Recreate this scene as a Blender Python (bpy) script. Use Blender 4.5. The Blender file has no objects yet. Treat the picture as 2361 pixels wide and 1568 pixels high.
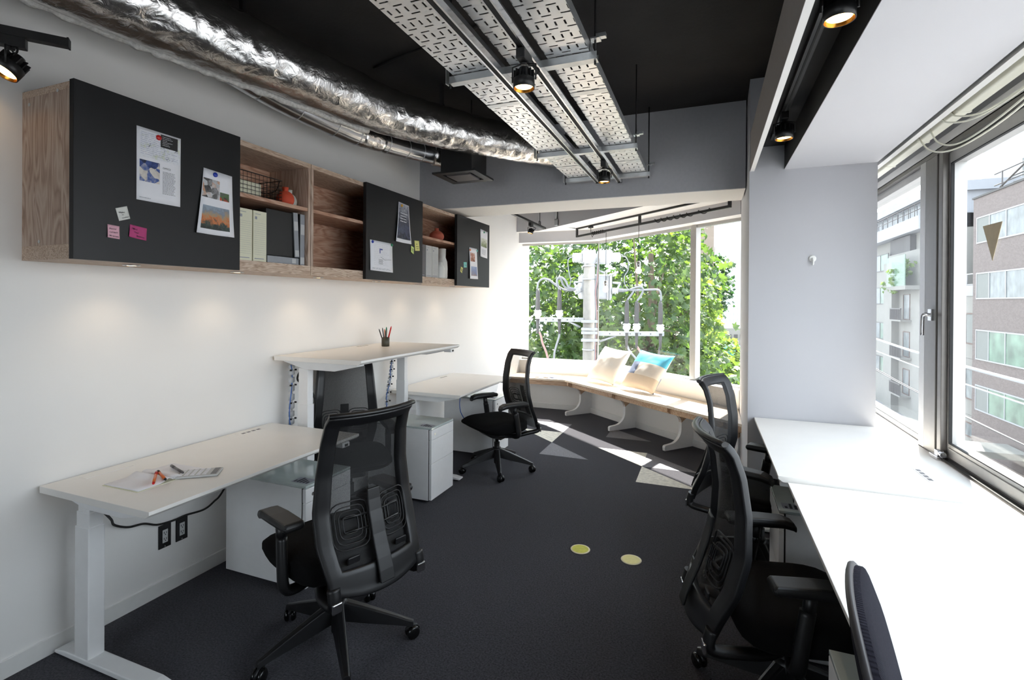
import bpy, bmesh, math, random
from mathutils import Vector, Matrix, noise as mnoise
sc = bpy.context.scene
C = sc.collection
PI = math.pi
R = math.radians

# ------------------------------------------------------------------ camera, light, exposure
cam_d = bpy.data.cameras.new('camera'); cam = bpy.data.objects.new('camera', cam_d); C.objects.link(cam)
_yaw, _pitch, _roll = 0.3728296, -0.003216, 0.0064627
_f = Vector((-math.sin(_yaw)*math.cos(_pitch), math.cos(_yaw)*math.cos(_pitch), math.sin(_pitch)))
_r0 = Vector((math.cos(_yaw), math.sin(_yaw), 0)); _u0 = _r0.cross(_f)
_r = math.cos(_roll)*_r0 + math.sin(_roll)*_u0; _u = -math.sin(_roll)*_r0 + math.cos(_roll)*_u0
_m = Matrix((( _r.x, _u.x, -_f.x, 2.6052), (_r.y, _u.y, -_f.y, -1.3857), (_r.z, _u.z, -_f.z, 1.5177), (0, 0, 0, 1)))
cam.matrix_world = _m
cam_d.sensor_fit = 'HORIZONTAL'; cam_d.sensor_width = 36.0
cam_d.lens = 36.0*1152.908/2361.0
cam_d.shift_y = -84.744/2361.0
cam_d.clip_start = 0.05; cam_d.clip_end = 400
sc.camera = cam

sc.view_settings.view_transform = 'Standard'
sc.view_settings.look = 'None'
sc.view_settings.gamma = 1.0
sc.view_settings.use_curve_mapping = False
sc.view_settings.exposure = 0.80
sc.cycles.max_bounces = 9
sc.cycles.diffuse_bounces = 6
sc.cycles.glossy_bounces = 3
sc.cycles.transmission_bounces = 4
sc.cycles.transparent_max_bounces = 14
sc.cycles.sample_clamp_indirect = 6.0
sc.cycles.caustics_reflective = False
sc.cycles.caustics_refractive = False

W = bpy.data.worlds.new('hazy_sky'); sc.world = W
W.use_nodes = True
_nt = W.node_tree; _bg = _nt.nodes['Background']
_tc = _nt.nodes.new('ShaderNodeTexCoord'); _sp = _nt.nodes.new('ShaderNodeSeparateXYZ'); _rp = _nt.nodes.new('ShaderNodeValToRGB')
_nt.links.new(_tc.outputs['Generated'], _sp.inputs[0]); _nt.links.new(_sp.outputs['Z'], _rp.inputs[0])
_rp.color_ramp.elements[0].position = 0.0; _rp.color_ramp.elements[0].color = (0.90, 0.95, 1.0, 1)
_rp.color_ramp.elements[1].position = 0.8; _rp.color_ramp.elements[1].color = (0.74, 0.86, 1.0, 1)
_nt.links.new(_rp.outputs[0], _bg.inputs[0]); _bg.inputs[1].default_value = 3.6

sun_d = bpy.data.lights.new('sun', 'SUN'); sun = bpy.data.objects.new('sun', sun_d); C.objects.link(sun)
sun_d.energy = 22.0; sun_d.angle = R(0.8); sun_d.color = (1.0, 0.95, 0.87)
sun.rotation_euler = Vector((-0.223, -0.721, -1.0)).to_track_quat('-Z', 'Y').to_euler()
sun.location = (4, 14, 18)

# ------------------------------------------------------------------ helpers
def lin(c):
    return tuple((v/12.92 if v <= 0.04045 else ((v+0.055)/1.055)**2.4) for v in c)
def rgb8(r, g, b): return lin((r/255, g/255, b/255))

MATS = {}
def mat(name, col, rough=0.5, metal=0.0, var=0.06, scale=30.0, bump=0.0, bscale=None, spec=0.5, coat=0.0, stretch=None, rvar=0.0):
    """principled material whose colour wanders a little with a noise texture"""
    m = bpy.data.materials.new(name); m.use_nodes = True; nt = m.node_tree
    b = nt.nodes['Principled BSDF']; L = nt.links
    tc = nt.nodes.new('ShaderNodeTexCoord'); mp = nt.nodes.new('ShaderNodeMapping')
    L.new(tc.outputs['Object'], mp.inputs[0])
    if stretch: mp.inputs['Scale'].default_value = stretch
    n = nt.nodes.new('ShaderNodeTexNoise'); n.inputs['Scale'].default_value = scale; n.inputs['Detail'].default_value = 3
    L.new(mp.outputs[0], n.inputs['Vector'])
    rp = nt.nodes.new('ShaderNodeValToRGB'); L.new(n.outputs['Fac'], rp.inputs[0])
    lo = tuple(max(0, c*(1-var)) for c in col); hi = tuple(min(1, c*(1+var)) for c in col)
    rp.color_ramp.elements[0].position = 0.3; rp.color_ramp.elements[0].color = (*lo, 1)
    rp.color_ramp.elements[1].position = 0.7; rp.color_ramp.elements[1].color = (*hi, 1)
    L.new(rp.outputs[0], b.inputs['Base Color'])
    b.inputs['Roughness'].default_value = rough; b.inputs['Metallic'].default_value = metal
    b.inputs['Specular IOR Level'].default_value = spec
    if coat: b.inputs['Coat Weight'].default_value = coat
    if bump:
        n2 = nt.nodes.new('ShaderNodeTexNoise'); n2.inputs['Scale'].default_value = bscale or scale; n2.inputs['Detail'].default_value = 4
        L.new(mp.outputs[0], n2.inputs['Vector'])
        bp = nt.nodes.new('ShaderNodeBump'); bp.inputs['Strength'].default_value = bump; bp.inputs['Distance'].default_value = 0.01
        L.new(n2.outputs['Fac'], bp.inputs['Height']); L.new(bp.outputs[0], b.inputs['Normal'])
    MATS[name] = m
    return m

def wood(name, c0, c1, c2, axis='Y', rough=0.55, scale=1.0):
    m = bpy.data.materials.new(name); m.use_nodes = True; nt = m.node_tree; b = nt.nodes['Principled BSDF']; L = nt.links
    tc = nt.nodes.new('ShaderNodeTexCoord'); mp = nt.nodes.new('ShaderNodeMapping'); L.new(tc.outputs['Object'], mp.inputs[0])
    s = {'X': (1.2, 9, 9), 'Y': (9, 1.2, 9), 'Z': (9, 9, 1.2)}[axis]
    mp.inputs['Scale'].default_value = tuple(v*scale for v in s)
    n = nt.nodes.new('ShaderNodeTexNoise'); n.inputs['Scale'].default_value = 1.6; n.inputs['Detail'].default_value = 2; n.inputs['Distortion'].default_value = 0.8
    L.new(mp.outputs[0], n.inputs['Vector'])
    mu = nt.nodes.new('ShaderNodeMath'); mu.operation = 'MULTIPLY'; mu.inputs[1].default_value = 16.0; L.new(n.outputs['Fac'], mu.inputs[0])
    fr = nt.nodes.new('ShaderNodeMath'); fr.operation = 'PINGPONG'; fr.inputs[1].default_value = 1.0; L.new(mu.outputs[0], fr.inputs[0])
    n2 = nt.nodes.new('ShaderNodeTexNoise'); n2.inputs['Scale'].default_value = 11; n2.inputs['Detail'].default_value = 5
    L.new(mp.outputs[0], n2.inputs['Vector'])
    mx = nt.nodes.new('ShaderNodeMath'); mx.operation = 'MULTIPLY_ADD'; mx.inputs[1].default_value = 0.55; L.new(fr.outputs[0], mx.inputs[0]); 
    m2 = nt.nodes.new('ShaderNodeMath'); m2.operation = 'MULTIPLY'; m2.inputs[1].default_value = 0.5; L.new(n2.outputs['Fac'], m2.inputs[0]); L.new(m2.outputs[0], mx.inputs[2])
    rp = nt.nodes.new('ShaderNodeValToRGB'); L.new(mx.outputs[0], rp.inputs[0])
    e = rp.color_ramp.elements; e[0].position = 0.12; e[0].color = (*c0, 1); e[1].position = 0.85; e[1].color = (*c2, 1)
    k = e.new(0.45); k.color = (*c1, 1)
    L.new(rp.outputs[0], b.inputs['Base Color']); b.inputs['Roughness'].default_value = rough
    MATS[name] = m
    return m

def emit(name, col, strength):
    m = bpy.data.materials.new(name); m.use_nodes = True; nt = m.node_tree
    b = nt.nodes['Principled BSDF']; b.inputs['Base Color'].default_value = (*col, 1)
    b.inputs['Emission Color'].default_value = (*col, 1); b.inputs['Emission Strength'].default_value = strength
    MATS[name] = m
    return m

def mixmat(name, col, clear, rough=0.6, gloss=False, tint=(1, 1, 1)):
    """a surface that lets a fixed share of the light straight through"""
    m = bpy.data.materials.new(name); m.use_nodes = True; nt = m.node_tree; L = nt.links
    b = nt.nodes['Principled BSDF']; b.inputs['Base Color'].default_value = (*col, 1); b.inputs['Roughness'].default_value = rough
    t = nt.nodes.new('ShaderNodeBsdfTransparent'); t.inputs[0].default_value = (*tint, 1)
    mx = nt.nodes.new('ShaderNodeMixShader'); out = nt.nodes['Material Output']
    if gloss:
        g = nt.nodes.new('ShaderNodeBsdfGlossy'); g.inputs['Roughness'].default_value = 0.0
        lw = nt.nodes.new('ShaderNodeLayerWeight'); lw.inputs[0].default_value = 0.5
        pw = nt.nodes.new('ShaderNodeMath'); pw.operation = 'POWER'; pw.inputs[1].default_value = 5.0; L.new(lw.outputs['Facing'], pw.inputs[0])
        fr = nt.nodes.new('ShaderNodeMath'); fr.operation = 'MULTIPLY_ADD'; fr.inputs[1].default_value = 0.36; fr.inputs[2].default_value = 0.018; L.new(pw.outputs[0], fr.inputs[0])
        L.new(fr.outputs[0], mx.inputs[0]); L.new(t.outputs[0], mx.inputs[1]); L.new(g.outputs[0], mx.inputs[2])
    else:
        n = nt.nodes.new('ShaderNodeTexNoise'); n.inputs['Scale'].default_value = 600
        mr = nt.nodes.new('ShaderNodeMapRange'); mr.inputs[1].default_value = 0.3; mr.inputs[2].default_value = 0.7
        mr.inputs[3].default_value = max(0, clear-0.08); mr.inputs[4].default_value = min(1, clear+0.08)
        tc = nt.nodes.new('ShaderNodeTexCoord'); L.new(tc.outputs['Object'], n.inputs['Vector'])
        L.new(n.outputs['Fac'], mr.inputs[0]); L.new(mr.outputs[0], mx.inputs[0]); L.new(b.outputs[0], mx.inputs[1]); L.new(t.outputs[0], mx.inputs[2])
    L.new(mx.outputs[0], out.inputs[0])
    MATS[name] = m
    return m

def picture(name, cols, scale=40.0, grad=0.0, cell=0.0):
    """a printed photograph: patches of ink, with a share of top-to-bottom gradient and of hard-edged cells"""
    m = bpy.data.materials.new(name); m.use_nodes = True; nt = m.node_tree; b = nt.nodes['Principled BSDF']; L = nt.links
    tc = nt.nodes.new('ShaderNodeTexCoord'); sp = nt.nodes.new('ShaderNodeSeparateXYZ'); L.new(tc.outputs['Generated'], sp.inputs[0])
    n = nt.nodes.new('ShaderNodeTexNoise'); n.inputs['Detail'].default_value = 9; n.inputs['Roughness'].default_value = 0.68; n.inputs['Scale'].default_value = scale
    v = nt.nodes.new('ShaderNodeTexVoronoi'); v.inputs['Scale'].default_value = scale*1.1; v.inputs['Randomness'].default_value = 0.9
    L.new(tc.outputs['Object'], n.inputs['Vector']); L.new(tc.outputs['Object'], v.inputs['Vector'])
    sv = nt.nodes.new('ShaderNodeSeparateXYZ'); L.new(v.outputs['Color'], sv.inputs[0])
    def mix(x, y, f):
        k = nt.nodes.new('ShaderNodeMapRange'); q = nt.nodes.new('ShaderNodeMath'); q.operation = 'MULTIPLY'; q.inputs[1].default_value = 1-f; L.new(x, q.inputs[0])
        w = nt.nodes.new('ShaderNodeMath'); w.operation = 'MULTIPLY_ADD'; w.inputs[1].default_value = f; L.new(y, w.inputs[0]); L.new(q.outputs[0], w.inputs[2]); nt.nodes.remove(k); return w.outputs[0]
    o = mix(mix(n.outputs['Fac'], sv.outputs['X'], cell), sp.outputs['Z'], grad)
    rp = nt.nodes.new('ShaderNodeValToRGB'); L.new(o, rp.inputs[0]); e = rp.color_ramp.elements
    while len(e) < len(cols): e.new(0.5)
    lo, hi = 0.36-0.2*max(grad, cell), 0.64+0.2*max(grad, cell)
    for i, c in enumerate(cols): e[i].position = lo+(hi-lo)*i/(len(cols)-1); e[i].color = (*c, 1)
    L.new(rp.outputs[0], b.inputs['Base Color']); b.inputs['Roughness'].default_value = 0.5
    MATS[name] = m
    return m

class MB:
    """collects shapes into one bmesh, then links them as ONE mesh object"""
    def __init__(s, origin=(0, 0, 0)):
        s.bm = bmesh.new(); s.o = Vector(origin)
    def poly(s, pts, mi=0):
        vs = [s.bm.verts.new(Vector(p)) for p in pts]
        f = s.bm.faces.new(vs); f.material_index = mi; return f
    def box(s, x0, y0, z0, x1, y1, z1, mi=0, M=None):
        P = [Vector((x, y, z)) for z in (z0, z1) for y in (y0, y1) for x in (x0, x1)]
        if M is not None: P = [M @ p for p in P]
        v = [s.bm.verts.new(p) for p in P]
        for q in ((0, 2, 3, 1), (4, 5, 7, 6), (0, 1, 5, 4), (2, 6, 7, 3), (0, 4, 6, 2), (1, 3, 7, 5)):
            f = s.bm.faces.new([v[i] for i in q]); f.material_index = mi
        return s
    def prism(s, pts, z0, z1, mi=0, bottom=None, top=None, M=None):
        """plan polygon (counter-clockwise) pulled from z0 to z1"""
        if M is None: M = Matrix.Identity(4)
        a = [s.bm.verts.new(M @ Vector((p[0], p[1], z0))) for p in pts]; b = [s.bm.verts.new(M @ Vector((p[0], p[1], z1))) for p in pts]
        n = len(pts)
        f = s.bm.faces.new(a[::-1]); f.material_index = mi if bottom is None else bottom
        f = s.bm.faces.new(b); f.material_index = mi if top is None else top
        for i in range(n):
            f = s.bm.faces.new((a[i], a[(i+1) % n], b[(i+1) % n], b[i])); f.material_index = mi
        return s
    def tube(s, pts, r, seg=8, closed=False, mi=0, caps=True, flat=1.0):
        pts = [Vector(p) for p in pts]; n = len(pts); rings = []
        rr = r if isinstance(r, (list, tuple)) else [r]*n
        up = None
        for i, p in enumerate(pts):
            if closed: t = pts[(i+1) % n]-pts[i-1]
            else: t = pts[min(i+1, n-1)]-pts[max(i-1, 0)]
            t.normalize()
            if up is None:
                up = Vector((0, 0, 1)) if abs(t.z) < 0.9 else Vector((1, 0, 0))
            a = t.cross(up)
            if a.length < 1e-5: a = t.cross(Vector((0.3, 1, 0.2)))
            a.normalize(); b = a.cross(t); up = b
            rings.append([s.bm.verts.new(p+(a*math.cos(2*PI*k/seg)+b*math.sin(2*PI*k/seg)*flat)*rr[i]) for k in range(seg)])
        m = n if closed else n-1
        for i in range(m):
            A, B = rings[i], rings[(i+1) % n]
            for k in range(seg):
                f = s.bm.faces.new((A[k], A[(k+1) % seg], B[(k+1) % seg], B[k])); f.material_index = mi; f.smooth = True
        if caps and not closed:
            f = s.bm.faces.new(rings[0][::-1]); f.material_index = mi
            f = s.bm.faces.new(rings[-1]); f.material_index = mi
        return s
    def cyl(s, p0, p1, r0, r1=None, seg=20, mi=0, caps=True):
        return s.tube([p0, p1], [r0, r0 if r1 is None else r1], seg=seg, mi=mi, caps=caps)
    def lathe(s, prof, seg=24, M=None, mi=0, cap0=True, cap1=True):
        if M is None: M = Matrix.Identity(4)
        rings = [[s.bm.verts.new(M @ Vector((r*math.cos(2*PI*k/seg), r*math.sin(2*PI*k/seg), z))) for k in range(seg)] for r, z in prof]
        for A, B in zip(rings, rings[1:]):
            for k in range(seg):
                f = s.bm.faces.new((A[k], A[(k+1) % seg], B[(k+1) % seg], B[k])); f.material_index = mi; f.smooth = True
        if cap0: s.bm.faces.new(rings[0][::-1]).material_index = mi
        if cap1: s.bm.faces.new(rings[-1]).material_index = mi
        return s
    def grid(s, fn, nu, nv, mi=0, keep=None, smooth=True):
        V = [[s.bm.verts.new(Vector(fn(i/nu, j/nv))) for i in range(nu+1)] for j in range(nv+1)]
        for j in range(nv):
            for i in range(nu):
                if keep and not keep((i+.5)/nu, (j+.5)/nv): continue
                f = s.bm.faces.new((V[j][i], V[j][i+1], V[j+1][i+1], V[j+1][i])); f.material_index = mi; f.smooth = smooth
        return s
    def build(s, name, mats, parent=None, bevel=0.0, solid=0.0, sub=0, smooth=False, segs=2, merge=False):
        if merge: bmesh.ops.remove_doubles(s.bm, verts=s.bm.verts, dist=1e-5)
        loose = [v for v in s.bm.verts if not v.link_faces]
        if loose: bmesh.ops.delete(s.bm, geom=loose, context='VERTS')
        if s.o.length > 0: bmesh.ops.translate(s.bm, verts=s.bm.verts, vec=-s.o)
        bmesh.ops.recalc_face_normals(s.bm, faces=s.bm.faces) if not getattr(s, 'raw', False) else None
        me = bpy.data.meshes.new(name); s.bm.to_mesh(me); s.bm.free()
        if not isinstance(mats, (list, tuple)): mats = [mats]
        for m in mats: me.materials.append(MATS[m] if isinstance(m, str) else m)
        if smooth:
            for p in me.polygons: p.use_smooth = True
        o = bpy.data.objects.new(name, me); C.objects.link(o)
        if parent: o.parent = parent
        if solid:
            md = o.modifiers.new('thick', 'SOLIDIFY'); md.thickness = solid; md.offset = 0
        if sub:
            md = o.modifiers.new('sub', 'SUBSURF'); md.levels = sub; md.render_levels = sub
        if bevel:
            md = o.modifiers.new('bev', 'BEVEL'); md.width = bevel; md.segments = segs; md.limit_method = 'ANGLE'; md.angle_limit = R(40)
        return o

def tag(o, label=None, cat=None, group=None, kind=None):
    if label: o['label'] = label
    if cat: o['category'] = cat
    if group: o['group'] = group
    if kind: o['kind'] = kind
    return o
def thing(name, label, cat, loc=(0, 0, 0), rz=0.0, group=None):
    o = bpy.data.objects.new(name, None); C.objects.link(o); o.empty_display_size = 0.1
    o.location = loc; o.rotation_euler = (0, 0, rz)
    return tag(o, label, cat, group)
def struct(o): return tag(o, kind='structure')
def children(o): return [c for c in C.objects if c.parent == o]
def copy_tree(o, parent=None):
    kids = KIDS.get(o.name)
    if kids is None:
        kids = [c for c in C.objects if c.parent == o]; KIDS[o.name] = kids
    c = o.copy(); C.objects.link(c)
    if parent: c.parent = parent
    for k in kids: copy_tree(k, c)
    return c
KIDS = {}
def smooth_path(pts, n=6):
    """Catmull-Rom through the points"""
    P = [Vector(p) for p in pts]; out = []
    for i in range(len(P)-1):
        p0, p1, p2, p3 = P[max(i-1, 0)], P[i], P[i+1], P[min(i+2, len(P)-1)]
        for k in range(n):
            t = k/n
            out.append(0.5*((2*p1)+(p2-p0)*t+(2*p0-5*p1+4*p2-p3)*t*t+(3*p1-p0-3*p2+p3)*t*t*t))
    out.append(P[-1]); return out
def text_mb(s, size, M, name, m, parent):
    cu = bpy.data.curves.new('lettering', 'FONT'); cu.body = s; cu.size = size; cu.align_x = 'LEFT'; cu.resolution_u = 3
    tmp = bpy.data.objects.new('lettering', cu); C.objects.link(tmp)
    bpy.context.view_layer.update()
    me = bpy.data.meshes.new_from_object(tmp.evaluated_get(bpy.context.evaluated_depsgraph_get()))
    bpy.data.objects.remove(tmp); bpy.data.curves.remove(cu)
    me.transform(M); me.materials.clear(); me.materials.append(MATS[m])
    o = bpy.data.objects.new(name, me); C.objects.link(o)
    if parent: o.parent = parent
    return o

# ------------------------------------------------------------------ materials
mat('wall_white', rgb8(238, 236, 233), 0.85, var=0.008, scale=3)
mat('paint_soffit', rgb8(212, 211, 214), 0.85, var=0.008, scale=3)
mat('paint_grey', rgb8(192, 192, 196), 0.8, var=0.01, scale=3)
mat('paint_pier', rgb8(188, 188, 192), 0.8, var=0.01, scale=3)
mat('paint_pier_shaded', rgb8(178, 178, 182), 0.8, var=0.03, scale=40)  # same paint as the pier, shade of the beam mixed into the tone
mat('paint_board', rgb8(150, 144, 141), 0.8, var=0.03, scale=40)
mat('ceiling_black', rgb8(38, 36, 36), 0.9, var=0.25, scale=3, bump=0.15, bscale=40)
mat('recess_black', rgb8(30, 30, 31), 0.8, var=0.05)
mat('carpet_charcoal', rgb8(56, 55, 59), 0.95, var=0.75, scale=130, bump=0.6, bscale=420, spec=0.1)
for _n in ('carpet_charcoal',):
    _p = MATS[_n].node_tree.nodes['Principled BSDF']; _p.inputs['Sheen Weight'].default_value = 0.22; _p.inputs['Sheen Roughness'].default_value = 0.28; _p.inputs['Sheen Tint'].default_value = (0.9, 0.9, 1, 1)
mat('carpet_grey', rgb8(142, 141, 146), 0.95, var=0.3, scale=130, bump=0.6, bscale=420, spec=0.1)
mat('carpet_cream', rgb8(226, 222, 210), 0.95, var=0.16, scale=30, bump=0.5, bscale=420, spec=0.1)
mat('laminate_white', rgb8(240, 237, 232), 0.38, var=0.012, scale=8)
mat('metal_white', rgb8(236, 236, 236), 0.42, var=0.015, scale=20)
mat('skirting', rgb8(232, 231, 228), 0.6, var=0.015)
mat('black_board', rgb8(22, 22, 24), 0.45, var=0.05, scale=15, spec=0.35)
mat('black_plastic', rgb8(20, 20, 21), 0.45, var=0.08, scale=40, bump=0.03, bscale=500)
mat('chair_plastic', rgb8(19, 19, 21), 0.40, var=0.06, scale=60, bump=0.05, bscale=600)
mat('chair_fabric', rgb8(14, 14, 15), 0.95, var=0.2, scale=300, bump=0.25, bscale=500, spec=0.15)
mat('caster_black', rgb8(18, 18, 19), 0.2, var=0.05)
mat('polished_alu', rgb8(200, 200, 202), 0.25, metal=1.0, var=0.03)
mat('steel', rgb8(215, 216, 218), 0.24, metal=1.0, var=0.1, scale=14)
mat('galvanised', rgb8(205, 207, 208), 0.38, metal=0.85, var=0.14, scale=10, bump=0.05, bscale=30)
mat('bronze_frame', rgb8(112, 108, 104), 0.4, metal=0.35, var=0.04)
mat('alu_frame', rgb8(176, 174, 171), 0.4, metal=0.3, var=0.03)
mat('rubber_black', rgb8(20, 19, 19), 0.7, var=0.05)
mat('cream_plastic', rgb8(232, 230, 214), 0.5, var=0.02)
mat('paper_white', rgb8(238, 238, 243), 0.8, var=0.01)
mat('cardboard_cream', rgb8(226, 224, 200), 0.75, var=0.02, scale=20)
mat('box_grey', rgb8(196, 197, 196), 0.7, var=0.02)
mat('binder_black', rgb8(30, 30, 31), 0.5, var=0.05)
mat('binder_grey', rgb8(150, 153, 158), 0.45, var=0.04)
mat('ink', rgb8(40, 40, 46), 0.7, var=0.05)
mat('ink_soft', rgb8(150, 152, 162), 0.7, var=0.05)
mat('ink_blue', rgb8(90, 100, 160), 0.7, var=0.05)
mat('terracotta', rgb8(206, 78, 50), 0.75, var=0.06, scale=60, bump=0.05)
mat('terracotta_dull', rgb8(176, 88, 68), 0.75, var=0.06, scale=60, bump=0.05)
mat('stone_white', rgb8(205, 203, 194), 0.75, var=0.04, scale=60)
mat('ceramic_white', rgb8(228, 228, 224), 0.6, var=0.02)
mat('glass_top', rgb8(196, 206, 204), 0.08, var=0.02, coat=0.4)
mat('red_plastic', rgb8(196, 28, 30), 0.3, var=0.03)
mat('blue_plastic', rgb8(28, 58, 170), 0.3, var=0.03)
mat('green_plastic', rgb8(28, 130, 90), 0.3, var=0.03)
mat('yellow_plastic', rgb8(220, 160, 30), 0.3, var=0.03)
mat('orange_plastic', rgb8(222, 112, 50), 0.35, var=0.03)
mat('grey_plastic', rgb8(92, 88, 90), 0.4, var=0.04)
mat('note_white', rgb8(222, 222, 216), 0.8, var=0.02)
mat('note_pink', rgb8(222, 172, 186), 0.8, var=0.02)
mat('note_magenta', rgb8(186, 70, 124), 0.8, var=0.03)
mat('note_yellow', rgb8(226, 222, 140), 0.8, var=0.02)
mat('note_green', rgb8(206, 224, 140), 0.8, var=0.02)
mat('note_teal', rgb8(130, 200, 190), 0.8, var=0.02)
mat('disc_yellow', rgb8(206, 206, 84), 0.75, var=0.10, scale=50)
mat('disc_pale', rgb8(238, 230, 160), 0.75, var=0.05, scale=50)
mat('disc_rim', rgb8(244, 236, 200), 0.7, var=0.03)
mat('linen', rgb8(226, 218, 208), 0.9, var=0.04, scale=200, bump=0.15, bscale=500)
mat('linen_tan', rgb8(206, 190, 172), 0.9, var=0.05, scale=200, bump=0.15, bscale=500)
mat('cotton_blue', rgb8(96, 190, 222), 0.9, var=0.04, scale=200, bump=0.15, bscale=500)
mat('cotton_slate', rgb8(118, 128, 152), 0.9, var=0.04, scale=200, bump=0.15, bscale=500)
mat('olive_cup', rgb8(66, 64, 52), 0.45, var=0.05)
mat('blue_cable', rgb8(40, 96, 176), 0.5, var=0.03)
mat('sticker_bronze', rgb8(178, 162, 132), 0.6, var=0.05)
wood('wood_cabinet', rgb8(146, 104, 84), rgb8(178, 136, 112), rgb8(200, 166, 144), 'Y')
wood('wood_cabinet_side', rgb8(142, 116, 100), rgb8(174, 148, 130), rgb8(196, 176, 160), 'Z')
wood('wood_edge', rgb8(150, 124, 104), rgb8(190, 164, 142), rgb8(214, 194, 176), 'Y', scale=2.2)
wood('wood_bench', rgb8(216, 194, 168), rgb8(230, 212, 190), rgb8(238, 226, 208), 'X', rough=0.45)
wood('wood_apron', rgb8(164, 132, 106), rgb8(188, 156, 128), rgb8(206, 178, 150), 'X')
emit('lamp_glow', (1.0, 0.60, 0.22), 9.0)
emit('puck_glow', (1.0, 0.72, 0.40), 6.0)
emit('filament', (1.0, 0.74, 0.40), 30.0)
mat('lamp_gold', rgb8(214, 150, 60), 0.25, metal=1.0, var=0.05)
mixmat('window_glass', (0.9, 0.95, 0.95), 0.97, gloss=True, tint=(0.97, 0.98, 0.98))
mixmat('bulb_glass', (0.95, 0.93, 0.88), 0.45, rough=0.2)
mixmat('chair_mesh', rgb8(13, 13, 15), 0.20, rough=0.7)
mixmat('clear_chain', rgb8(205, 208, 212), 0.2, rough=0.3)
mixmat('balcony_glass', rgb8(96, 128, 108), 0.45, rough=0.2)

# ================================================================== THE ROOM
CEIL = 3.06
# floor: charcoal carpet with cut tiles laid in
b = MB()
b.prism([(-1.7, -3.8), (4.1, -3.8), (4.1, 4.6), (3.1, 4.6), (1.2, 6.0), (-1.7, 6.0)], -0.2, 0.0, 0)
TX = [0.55, 1.05, 1.55, 2.05, 2.55]; TY = [2.93, 3.36, 3.80, 4.24, 4.66]
def tri(i, j, upper, mi):
    x0, x1, y0, y1 = TX[i], TX[i+1], TY[j], TY[j+1]; z = 0.0012
    b.poly([(x0, y1, z), (x1, y0, z), (x1, y1, z)] if upper else [(x0, y0, z), (x1, y0, z), (x0, y1, z)], mi)
tri(1, 1, False, 1); tri(3, 0, False, 2); tri(3, 1, False, 1); tri(2, 1, True, 2); tri(0, 2, True, 2); tri(0, 3, True, 1); tri(2, 3, False, 1)
struct(b.build('floor', ['carpet_charcoal', 'carpet_grey', 'carpet_cream']))

struct(MB().prism([(-1.9, -3.9), (4.3, -3.9), (4.3, 3.24), ((5.25-0.759*5.9)/0.651, 5.9), (-1.9, 5.9)], CEIL, CEIL+0.2).build('ceiling', 'ceiling_black'))
struct(MB().box(-1.7, -0.3, 0, 0, 6.0, CEIL).build('wall_left', 'wall_white'))
struct(MB().box(-1.9, -3.9, 0, -1.7, -0.3, CEIL).build('wall_left_recess', 'wall_white'))
m = MB()
for q in ((-1.9, 0, 0.2, CEIL), (2.0, 0, 4.3, CEIL), (0.2, 0, 2.0, 0.9), (0.2, 2.3, 2.0, CEIL)): m.box(q[0], -4.0, q[1], q[2], -3.8, q[3])
struct(m.build('wall_back', 'wall_white'))
w4 = bpy.data.objects.new('fill_window', None); C.objects.link(w4); struct(w4)  # added window behind the camera, lets in fill daylight
m = MB()
for q in ((0.2, 0.9, 2.0, 0.95), (0.2, 2.25, 2.0, 2.3), (0.2, 0.95, 0.25, 2.25), (1.95, 0.95, 2.0, 2.25), (1.075, 0.95, 1.125, 2.25)): m.box(q[0], -3.93, q[1], q[2], -3.87, q[3])
m.build('frame', 'alu_frame', w4)
MB().box(0.25, -3.903, 0.95, 1.95, -3.898, 2.25).build('pane', 'window_glass', w4)
# the pier between the two windows, and the wall that returns to the bay
struct(MB().prism([(2.868, 2.42), (3.606, 2.42), (3.606, 3.70), (3.885, 3.70), (3.885, 3.76), (3.02, 4.32), (2.925, 4.19), (2.90, 3.90)], 0, CEIL).build('wall_pier', 'paint_pier'))
# cross beam: pier paint toned darker for its shaded face, white underside
struct(MB().box(0, 2.80, 2.395, 2.868, 3.27, CEIL, 0).prism([(0, 2.801), (2.868, 2.801), (2.868, 3.269), (0, 3.269)], 2.390, 2.3949, 1).build('trim_1', ['paint_pier_shaded', 'wall_white']))
# bay: low wall, sill, outer bulkhead, inner bulkhead
NX, NY = 0.651, 0.759
def on_n(n, x): return (n-NX*x)/NY
def on_y(n, y): return (n-NY*y)/NX
def bay(nl, ny, z0, z1, mi, bot=None, top=None, out=None, xe=2.9):
    outn, outy = (5.16, 5.80) if out is None else out
    return [(0, ny), (on_y(nl, ny), ny), (xe, on_n(nl, xe)), (xe+0.12, on_n(outn, xe+0.12)), (on_y(outn, outy), outy), (0, outy)]
struct(MB().prism(bay(4.835, 5.44, 0, 0, 0), 0, 0.43).build('wall_bay', 'wall_white'))
struct(MB().prism(bay(4.93, 5.60, 0, 0, 0), 0.43, 0.655).build('wall_bay_sill', 'wall_white'))
struct(MB().prism(bay(4.905, 5.54, 0, 0, 0), 2.387, 2.535, 0, bottom=1).build('trim_2', ['paint_grey', 'wall_white']))
struct(MB().prism(bay(4.35, 5.44, 0, 0, 0, xe=2.867), 2.5351, CEIL, 0, bottom=1).build('trim_3', ['paint_grey', 'wall_white']))
# added, unseen ledge above the bay glass; trims the sun patch on the carpet
struct(MB().prism([(on_y(5.17, 5.82), 5.82), (3.25, on_n(5.17, 3.25)), (3.25+0.27, on_n(5.62, 3.52)), (on_y(5.62, 6.3), 6.3), (-1.0, 6.3), (-1.0, 5.82)], 2.47, 2.70).build('trim_sun_blocker', 'wall_white'))
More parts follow.
